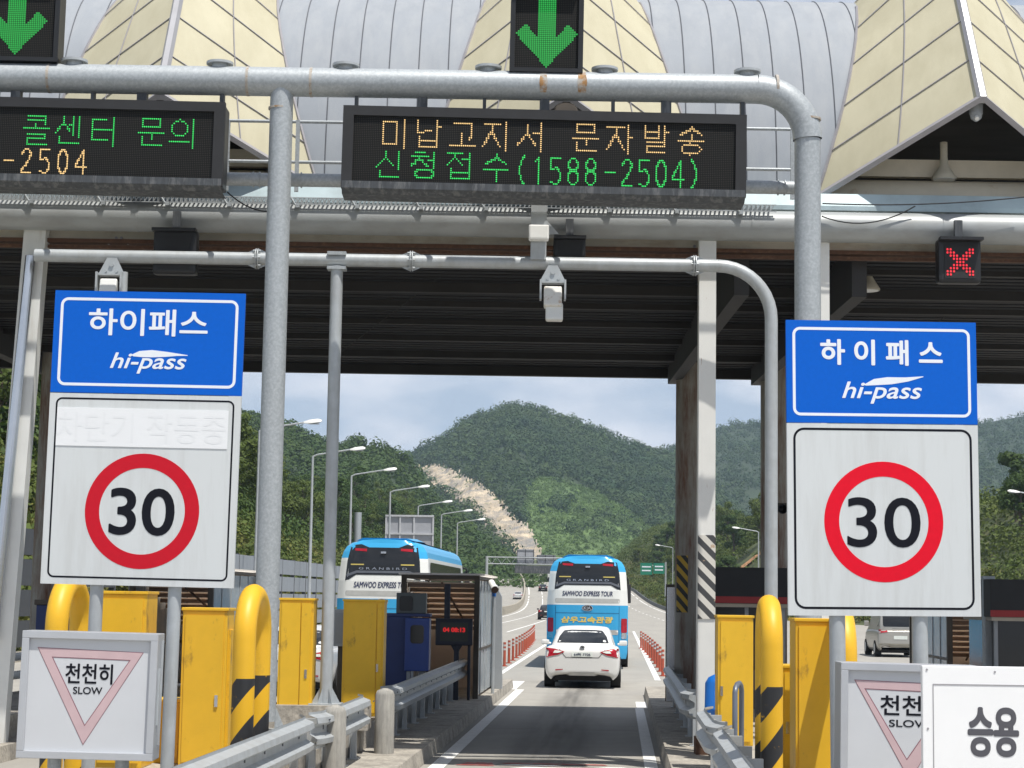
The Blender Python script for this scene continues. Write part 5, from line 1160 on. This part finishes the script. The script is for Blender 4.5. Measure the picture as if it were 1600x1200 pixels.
# street lamps
def street_lamp(label, u, v, h=10.0, arm=2.8, side=1):
    t = road_thing('street_lamp', label, 'street lamp', u, v, 0, 'street lamps along the plaza')
    b = MB(); b.tube([(0, 0, 0), (0, 0, h * .5), (0, 0, h)], [.11, .09, .065], 12); b.tube([(0, 0, 0), (0, 0, .4)], .15, 12); b.build('pole', GALV2, t)
    b = MB(); b.tube([(0, 0, h - .02), (side * .25, 0, h + .1), (side * (arm - .6), 0, h + .42)], .045, 8); b.build('arm', GALV2, t)
    b = MB(); b.loft([[(side * x, s * w, z) for s, z in ((-1, zl), (-.7, zt), (.7, zt), (1, zl))] for x, w, zl, zt in ((arm - .65, .06, h + .38, h + .46), (arm - .35, .15, h + .36, h + .55), (arm + .05, .15, h + .42, h + .6), (arm + .22, .06, h + .46, h + .56))]); hd = b.build('lamp_head', LAMPH, t)
    b = MB(); b.box(min(side * (arm - .4), side * (arm + .1)), max(side * (arm - .4), side * (arm + .1)), -.13, .13, h + .34, h + .38); b.build('diffuser', GREY, hd)
for (u, v, lb) in ((-17.4, 92, 'nearest grey street lamp, its pole left of the left gantry post'), (-17.5, 109, 'second street lamp from the left, between gantry post and slim post'), (-17.7, 126.6, 'third street lamp from the left, just right of the slim antenna post'),
                   (-17.4, 146, 'fourth street lamp from the left, above the left coach roof'), (-17.6, 169, 'fifth street lamp from the left, above the left coach'), (-17.0, 186, 'sixth street lamp from the left, rising behind the grey sign back'), (-17.0, 207, 'seventh and farthest street lamp of the left row')):
    street_lamp(lb, u, v)
street_lamp('street lamp on the right bank with its arm pointing left, above the dark booth', 16.6, 222, side=-1)
street_lamp('street lamp at the right edge of the picture, only its head showing', 31.6, 143, side=-1)
# overhead sign gantry far ahead seen from behind
def far_gantry(label, v, u0, u1, h, boards):
    t = road_thing('overhead_sign_gantry', label, 'gantry', 0, v, 0)
    for u in (u0, u1): b = MB(); b.tube([(u, 0, 0), (u, 0, h + .9)], .17, 12); b.build('post', GALV2, t)
    b = MB(); 
    for z in (h, h + .8): b.tube([(u0, 0, z), (u1, 0, z)], .06, 8)
    n = 18
    for k in range(n): a, c = u0 + (u1 - u0) * k / n, u0 + (u1 - u0) * (k + 1) / n; b.tube([(a, 0, h if k % 2 else h + .8), (c, 0, h + .8 if k % 2 else h)], .025, 6)
    b.build('truss', GALV2, t)
    for (a, c, z0, z1) in boards:
        b = MB(); b.box(a, c, .15, .22, z0, z1); o = b.build('board', BACKS, t); b = MB()
        for k in range(int((c - a) / 1.0) + 1): b.box(a + k * 1.0, a + k * 1.0 + .08, .08, .15, z0, z1)
        for k in range(3): z = z0 + (z1 - z0) * (k + .1) / 2.4; b.box(a, c, .1, .15, z, z + .08)
        b.build('stiffeners', GALVD, o)
    b = MB(); b.box(-11.7, -6.6, -.6, .3, h - 1.1, h - .15); b.build('walkway', GALVD, t)
far_gantry('far overhead sign gantry with grey sign backs between shelter and coach', 232, -15.1, -4.5, 6.1, ((-11.5, -9.5, 6.1, 7.9), (-9.1, -6.8, 6.1, 7.25)))
p = RW(-17.6, 150); t = road_thing('framed_road_sign', 'grey back of a large framed sign behind the left coach roof', 'road sign', -17.0, 150, 0)
b = MB(); b.box(-1.2, 2.6, 0, .1, 4.9, 8.4); o = b.build('board', BACKS, t)
b = MB()
for x in (-1.2, -.1, 1.0, 2.5): b.box(x, x + .12, -.12, 0, 4.9, 8.4)
for z in (4.9, 6.9, 8.3): b.box(-1.2, 2.62, -.15, -.0, z, z + .14)
b.build('frame', pm('frame_pale', (.5, .51, .53), .5), o)
for x in (-.6, 2.0): b = MB(); b.tube([(x, .2, 0), (x, .2, 8)], .13, 10); b.build('post', GALV2, t)
b = MB(); b.tube([(-3.4, .2, 0), (-3.4, .2, 8.6)], .28, 12); b.build('mast', GALV, t)
t = road_thing('green_direction_sign', 'green direction sign panels far off above the coach right corner', 'road sign', 9.2, 330, 0)
for x0, x1, z0, z1 in ((-2.2, -.2, 5.4, 7.4), (.0, 1.9, 5.6, 7.4)):
    b = MB(); b.box(x0, x1, 0, .1, z0, z1); o = b.build('panel', GSIGN, t); b = MB()
    for z in (.3, .62): b.box(x0 + .25, x1 - .25, -.03, 0, z0 + (z1 - z0) * z, z0 + (z1 - z0) * z + .22)
    b.build('white_lines', LETW, o)
b = MB(); b.tube([(2.1, .15, 0), (2.1, .15, 7.6)], .16, 10); b.tube([(2.1, .15, 7.0), (-2.2, .15, 7.0)], .08, 8); b.build('post', GALV2, t)
street_lamp('street lamp far off beside the green direction sign', 12.5, 330, side=-1)
# concrete side barrier of the far road
b = MB(); vs_ = list(range(130, 600, 10)); t = road_thing('concrete_barrier', 'pale concrete median barrier left of the black sedan', 'barrier', -13.6, 160, 0)
MW[t.name] = t_m = Matrix.Translation(RW(-13.6, 160)) @ Matrix.Rotation(t.rotation_euler[2], 4, 'Z')
b.loft([[RW(-13.0, v, 0), RW(-13.1, v, .95), RW(-13.35, v, .95), RW(-13.45, v, 0)] for v in vs_], smooth=False); b.build('wall', BARR, t, True)
t = road_thing('concrete_wall', 'beige concrete side wall below the far left bank', 'barrier', -24.8, 210, 0)
MW[t.name] = Matrix.Translation(RW(-24.8, 210)) @ Matrix.Rotation(t.rotation_euler[2], 4, 'Z')
b = MB(); b.loft([[RW(-24.8, v, 0), RW(-24.85, v, 1.5), RW(-25.1, v, 1.5), RW(-25.2, v, 0)] for v in range(210, 600, 10)], smooth=False); b.build('wall', BARR, t, True)
t = road_thing('concrete_barrier', 'low concrete barrier along the far right roadside', 'barrier', 9.6, 200, 0)
MW[t.name] = Matrix.Translation(RW(9.6, 200)) @ Matrix.Rotation(t.rotation_euler[2], 4, 'Z')
b = MB(); b.loft([[RW(9.6, v, 0), RW(9.7, v, .55), RW(9.9, v, .55), RW(10.1, v, 0)] for v in range(200, 600, 10)], smooth=False); b.build('wall', GALVD, t, True)

# ------------------------------------------------------------ planted banks beside the road
def bank_z(u, v, side):
    """height of the bank above the road at distance q behind its foot"""
    q = (left_foot(v) - u) if side < 0 else (u - right_foot(v)); h, wd = (13.5, 17) if side < 0 else (13, 18)
    if q <= 0: return 0
    s = min(1, q / wd); return h * (s * s * (3 - 2 * s) * .5 + s * .5) + max(0, q - wd) * .05 + math.sin(u * .5 + v * .11) * .5 * s
def right_foot(v): return 10.8 + max(0, (300 - v)) * .16
def left_foot(v): return -19.3 - max(0, min(1, (v - 130) / 90)) * 6.5
for side, nm in ((-1, 'left_bank'), (1, 'right_bank')):
    b = MB(); secs = []
    for v in range(40 if side < 0 else 140, 700, 10):
        f = left_foot(v) if side < 0 else right_foot(v); secs.append([RW(f + side * q, v, bank_z(f + side * q, v, side) - .05) for q in (0, 2, 4, 6, 8, 10, 12, 14, 16, 18, 22, 30, 45, 70)])
    b.loft(secs); tag(b.build(nm, TANK), kind='structure')
# orange soil scar on the right bank
b = MB(); sc = []
for k in range(12):
    v = 300 - k * 1.0; q = 4 + k * 1.0; f = right_foot(v); wd = (1.2, 1.5, 1.6, 1.2, .8, 1.0, 1.5, 1.1, .8, 1.4, 2.0, 1.2)[k]
    uc = f + q; sc.append([RW(uc + d * wd, v, bank_z(uc + d * wd, v, 1) + .35 + (.3 if d == 0 else 0)) for d in (-1, -.5, 0, .5, 1)])
b.loft(sc); tag(b.build('bare_soil', SOIL), kind='structure')
g = np.random.default_rng(11)
def scatter(n, v0, v1, q0, q1, side, r0, r1, k=1.6):
    C, Rr = [], []
    for _ in range(n):
        v = v0 + (v1 - v0) * g.random() ** k
        if side > 0 and 276 < v < 306 and g.random() < .93: v += 40
        f = left_foot(v) if side < 0 else right_foot(v); q = q0 + (q1 - q0) * g.random(); u = f + side * q
        r = r0 + (r1 - r0) * g.random(); p = RW(u, v, bank_z(u, v, side) + r * .25); C.append(p[:]); Rr.append(r)
    return np.array(C), np.array(Rr)
for nm, args, per, mat, sd in (('roadside_shrubs', (1500, 62, 420, .3, 9, -1, .6, 1.3), 110, LEAF3, 1), ('bank_shrubs', (1500, 62, 460, 3, 15, -1, .8, 1.9), 120, LEAF1, 2), ('upper_shrubs', (1100, 62, 520, 9, 22, -1, 1.2, 2.6), 140, LEAF2, 3),
                               ('right_shrubs', (2200, 150, 690, .5, 24, 1, .9, 2.2), 80, LEAF1, 4), ('right_low_shrubs', (700, 150, 520, .0, 8, 1, .5, 1.1), 80, LEAF3, 5)):
    c, r = scatter(*args); tag(link_mesh(nm, leaf_mesh(nm, c, r, .1 + .06 * r, per, mat, sd)), {'roadside_shrubs': 'yellow green shrubs at the foot of the left bank', 'bank_shrubs': 'mid green shrubs on the left bank', 'upper_shrubs': 'dark green undergrowth on the upper left bank', 'right_shrubs': 'green shrubs on the right bank', 'right_low_shrubs': 'low yellowish scrub at the foot of the right bank'}[nm], 'shrubs', None, 'stuff')
# trees one can tell apart
def tree_proto(name, label, h, cr, mat, seed, group):
    gg = np.random.default_rng(seed); t = thing(name, label, 'tree', (0, 0, -50), 0, group)
    b = MB(); b.tube([(0, 0, -.5), (.08, .05, h * .3), (.02, -.06, h * .62), (.1, 0, h * .85)], [.2, .16, .1, .03], 8)
    cs, rs = [], []
    for k in range(15):
        a = gg.uniform(0, 6.28); zf_ = gg.uniform(.34, .93); rad = cr * (1 - .75 * ((zf_ - .5) / .5) ** 2 * (1 if zf_ > .5 else .4)) * gg.uniform(.35, .95)
        c = (rad * math.cos(a), rad * math.sin(a), h * zf_); cs.append(c); rs.append(cr * gg.uniform(.26, .46)); b.tube([(0, 0, h * max(.2, zf_ - .28)), (c[0] * .55, c[1] * .55, h * (zf_ - .1)), c], [.06, .035, .012], 5)
    b.build('trunk', BARK, t)
    link_mesh('crown', leaf_mesh('crown', np.array(cs), np.array(rs), np.full(15, .16), 190, mat, seed), t); return t
GT = 'trees along the crest of the left bank'
P1 = [tree_proto('broadleaf_tree', 'broadleaf tree in the row along the crest of the left bank', h, cr, m, sd, GT) for h, cr, m, sd in ((8.5, 2.9, LEAF1, 21), (7.2, 2.5, LEAF2, 22), (9.5, 3.0, LEAF2, 23), (6.4, 2.7, LEAF1, 24))]
GT2 = 'trees on the right bank'
P2 = [tree_proto('broadleaf_tree', 'broadleaf tree among others on the right bank', h, cr, m, sd, GT2) for h, cr, m, sd in ((6.0, 2.7, LEAF1, 31), (5.2, 2.4, LEAF2, 32))]
used = set()
def plant(protos, u, v, side, sc_):
    k = int(g.integers(len(protos))); z = bank_z(u, v, side); p = RW(u, v, z); pr = protos[k]
    o = pr if pr.name not in used else dup(pr)
    used.add(pr.name); o.location = p; o.rotation_euler[2] = g.uniform(0, 6.28); o.scale = (sc_, sc_, sc_ * g.uniform(.9, 1.15))
for k in range(110):
    v = 84 + 440 * (k / 110) ** 1.15 + g.uniform(-2, 2); q = g.uniform(9.5, 24) if k > 12 else g.uniform(10, 20); plant(P1, left_foot(v) - q, v, -1, g.uniform(.75, 1.15) * (1 if v < 200 else .95))
for k in range(56):
    v = 165 + 330 * (k / 56) + g.uniform(-3, 3); plant(P2, right_foot(v) + g.uniform(5, 22), v, 1, g.uniform(.8, 1.15))

# ------------------------------------------------------------ wooded hills
def interp(prof, x):
    for (a, b_), (c, d) in zip(prof[:-1], prof[1:]):
        if a <= x <= c: return b_ + (d - b_) * (x - a) / (c - a)
    return prof[0][1] if x < prof[0][0] else prof[-1][1]
def inpoly(p, x, y):
    r = False; j = len(p) - 1
    for i in range(len(p)):
        if (p[i][1] > y) != (p[j][1] > y) and x < (p[j][0] - p[i][0]) * (y - p[i][1]) / (p[j][1] - p[i][1]) + p[i][0]: r = not r
        j = i
    return r
SCAR = [(650, 729), (690, 728), (735, 748), (778, 778), (800, 808), (828, 826), (844, 860), (850, 905), (800, 905), (806, 862), (780, 840), (752, 808), (725, 785), (690, 768), (668, 752)]
CLEAR = [(828, 752), (850, 744), (880, 750), (940, 772), (985, 800), (1020, 822), (1038, 832), (1030, 870), (960, 880), (860, 900), (842, 872), (815, 800)]
def hill(name, prof, Yr, Yb, pyb, x0, x1, lift):
    """a hill as real terrain: rises from its foot at distance Yb to the ridge at Yr, then falls away behind"""
    nxx, nt_ = 90, 26; G = []
    for i in range(nxx + 1):
        px = x0 + (x1 - x0) * i / nxx; r_ = at(px, interp(prof, px) + lift, Yr); f = at(px, pyb, Yb); col = []
        for j in range(nt_ + 1):
            t_ = j / nt_; p = f.lerp(r_, t_); e = math.sin(px * .021 + t_ * 5) * 2.2 + math.sin(px * .057 - t_ * 9) * 1.2
            p.z = f.z + (r_.z - f.z) * (t_ ** .92) + e * math.sin(math.pi * t_); col.append(p)
        for s in (1, 2, 3): q = r_ + (r_ - f) * (.25 * s); q.z = r_.z * (1 - .3 * s); col.append(q)
        G.append(col)
    return G
def hill_mesh(name, G, mats, pick):
    b = MB(); m = len(G[0]); b.add([p for c in G for p in c], [], True)
    for i in range(len(G) - 1):
        for j in range(m - 1):
            ids = (i * m + j, (i + 1) * m + j, (i + 1) * m + j + 1, i * m + j + 1); c = (G[i][j] + G[i + 1][j + 1]) / 2; b.f.append(list(ids)); b.mi.append(pick(c)); b.sm.append(True)
    return tag(b.build(name, mats), kind='structure')
def hill_forest(name, label, G, n, r0, r1, per, mat, skip, seed):
    gg = np.random.default_rng(seed); C = []; rr = []; nt_ = len(G[0]) - 4
    while len(C) < n:
        a, t_ = gg.random() * (len(G) - 1.01), 1.02 * nt_ * gg.random() ** .8; i, j = int(a), min(int(t_), nt_); fa, ft = a - i, t_ - j
        p = G[i][j].lerp(G[i + 1][j], fa).lerp(G[i][j + 1].lerp(G[i + 1][j + 1], fa), ft)
        if skip and skip(*pix(*p)): continue
        r = r0 + (r1 - r0) * gg.random() ** 1.5; C.append((p.x, p.y, p.z + r * .45)); rr.append(r)
    rr = np.array(rr); return tag(link_mesh(name, leaf_mesh(name, np.array(C), rr, .18 + .14 * rr, per, mat, seed, .95, .28)), label, 'forest', None, 'stuff')
PA = [(480, 800), (560, 752), (600, 726), (650, 700), (672, 690), (700, 672), (730, 651), (765, 640), (780, 633), (797, 627), (815, 628), (832, 632), (862, 644), (900, 655), (945, 671), (985, 690), (1020, 701), (1052, 708), (1090, 735), (1150, 790), (1250, 850)]
GA = hill('hill', PA, 1250, 760, 925, 480, 1250, 7)
inS = lambda x, y: inpoly(SCAR, x, y); inC = lambda x, y: inpoly(CLEAR, x, y)
GRS = pm('scrub_slope', (.11, .175, .05), .9, 0, .4, .12, bump=.5, col2=(.08, .13, .04), cover=.5, scale2=.05)
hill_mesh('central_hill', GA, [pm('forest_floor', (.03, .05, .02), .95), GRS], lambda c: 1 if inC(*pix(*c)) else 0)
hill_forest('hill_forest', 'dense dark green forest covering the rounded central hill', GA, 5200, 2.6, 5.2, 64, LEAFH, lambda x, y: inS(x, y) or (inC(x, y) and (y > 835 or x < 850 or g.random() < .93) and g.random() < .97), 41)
hill_forest('hill_scrub', 'light green low scrub on the cleared slope and rock cut of the central hill', GA, 3200, .7, 1.5, 26, GRASSH, lambda x, y: not ((inC(x, y) and g.random() < .9) or (inS(x, y) and g.random() < .3)), 42)
# cut rock face
from mathutils import noise
gg = np.random.default_rng(5); b = MB(); V = {}; nt_ = len(GA[0]) - 4
def gpt(a, t_):
    i, j = int(a), min(int(t_), nt_ - 1); fa, ft = a - i, t_ - j
    return GA[i][j].lerp(GA[i + 1][j], fa).lerp(GA[i][j + 1].lerp(GA[i + 1][j + 1], fa), ft)
A0, A1, NA, NT = 17.0, 45.0, 130, 170
pts = {}
for i in range(NA + 1):
    for j in range(NT + 1):
        p = gpt(A0 + (A1 - A0) * i / NA, nt_ * .999 * j / NT); q_ = Vector((p.x, p.y, p.z)); nv = noise.noise(q_ * .09); n2 = noise.noise(q_ * .28); p.z += 1.4 + 2.5 * nv + 1.2 * n2 + .35 * gg.random(); p.y -= 2.6 * noise.noise(q_ * .12 + Vector((9, 4, 2))) + .8 * n2; p.x += 1.2 * noise.noise(q_ * .2 + Vector((1, 7, 3))); pts[i, j] = p
idx = {}; vs = []; fs = []
for i in range(NA):
    for j in range(NT):
        q = [(i, j), (i + 1, j), (i + 1, j + 1), (i, j + 1)]
        c = (pts[q[0]] + pts[q[2]]) / 2; x, y = pix(*c)
        if inS(x + gg.normal() * 3, y + gg.normal() * 2.5):
            for k in q:
                if k not in idx: idx[k] = len(vs); vs.append(pts[k])
            fs.append([idx[k] for k in q])
b.add(vs, fs, False); tag(b.build('rock_cut', ROCK), kind='structure')
PBR = [(880, 800), (960, 745), (1010, 715), (1040, 702), (1060, 690), (1090, 675), (1120, 663), (1150, 659), (1190, 655), (1260, 640), (1340, 640), (1420, 652), (1500, 660), (1540, 656), (1570, 650), (1620, 643), (1700, 640), (1800, 660)]
GB = hill('hill', PBR, 1750, 1000, 935, 880, 1800, 5)
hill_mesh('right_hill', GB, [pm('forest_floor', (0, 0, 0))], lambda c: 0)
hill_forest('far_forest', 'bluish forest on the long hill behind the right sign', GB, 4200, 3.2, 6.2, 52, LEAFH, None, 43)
# nearer wooded spur on the left, joining bank and hill
PCL = [(200, 600), (380, 640), (430, 652), (480, 676), (530, 690), (560, 684), (600, 696), (640, 714), (660, 752), (690, 790), (725, 816), (752, 836), (780, 864), (800, 884), (850, 920)]
GC = hill('hill', PCL, 620, 420, 935, 200, 860, 8)
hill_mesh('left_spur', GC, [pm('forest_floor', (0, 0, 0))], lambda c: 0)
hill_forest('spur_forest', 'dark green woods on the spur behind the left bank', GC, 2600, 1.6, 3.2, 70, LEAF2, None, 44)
# haze
hz_ = bpy.data.materials.new('air'); hz_.use_nodes = True; t_ = hz_.node_tree; t_.nodes.clear(); o_ = t_.nodes.new('ShaderNodeOutputMaterial'); v_ = t_.nodes.new('ShaderNodeVolumePrincipled')
v_.inputs['Color'].default_value = (.62, .8, 1, 1); v_.inputs['Density'].default_value = .00015; v_.inputs['Anisotropy'].default_value = .0
t_.links.new(v_.outputs[0], o_.inputs['Volume'])
b = MB(); b.box(-1500, 1500, -80, 2900, -16, 260); h = b.build('haze', hz_); tag(h, 'pale blue air over the whole valley', 'haze', None, 'stuff')
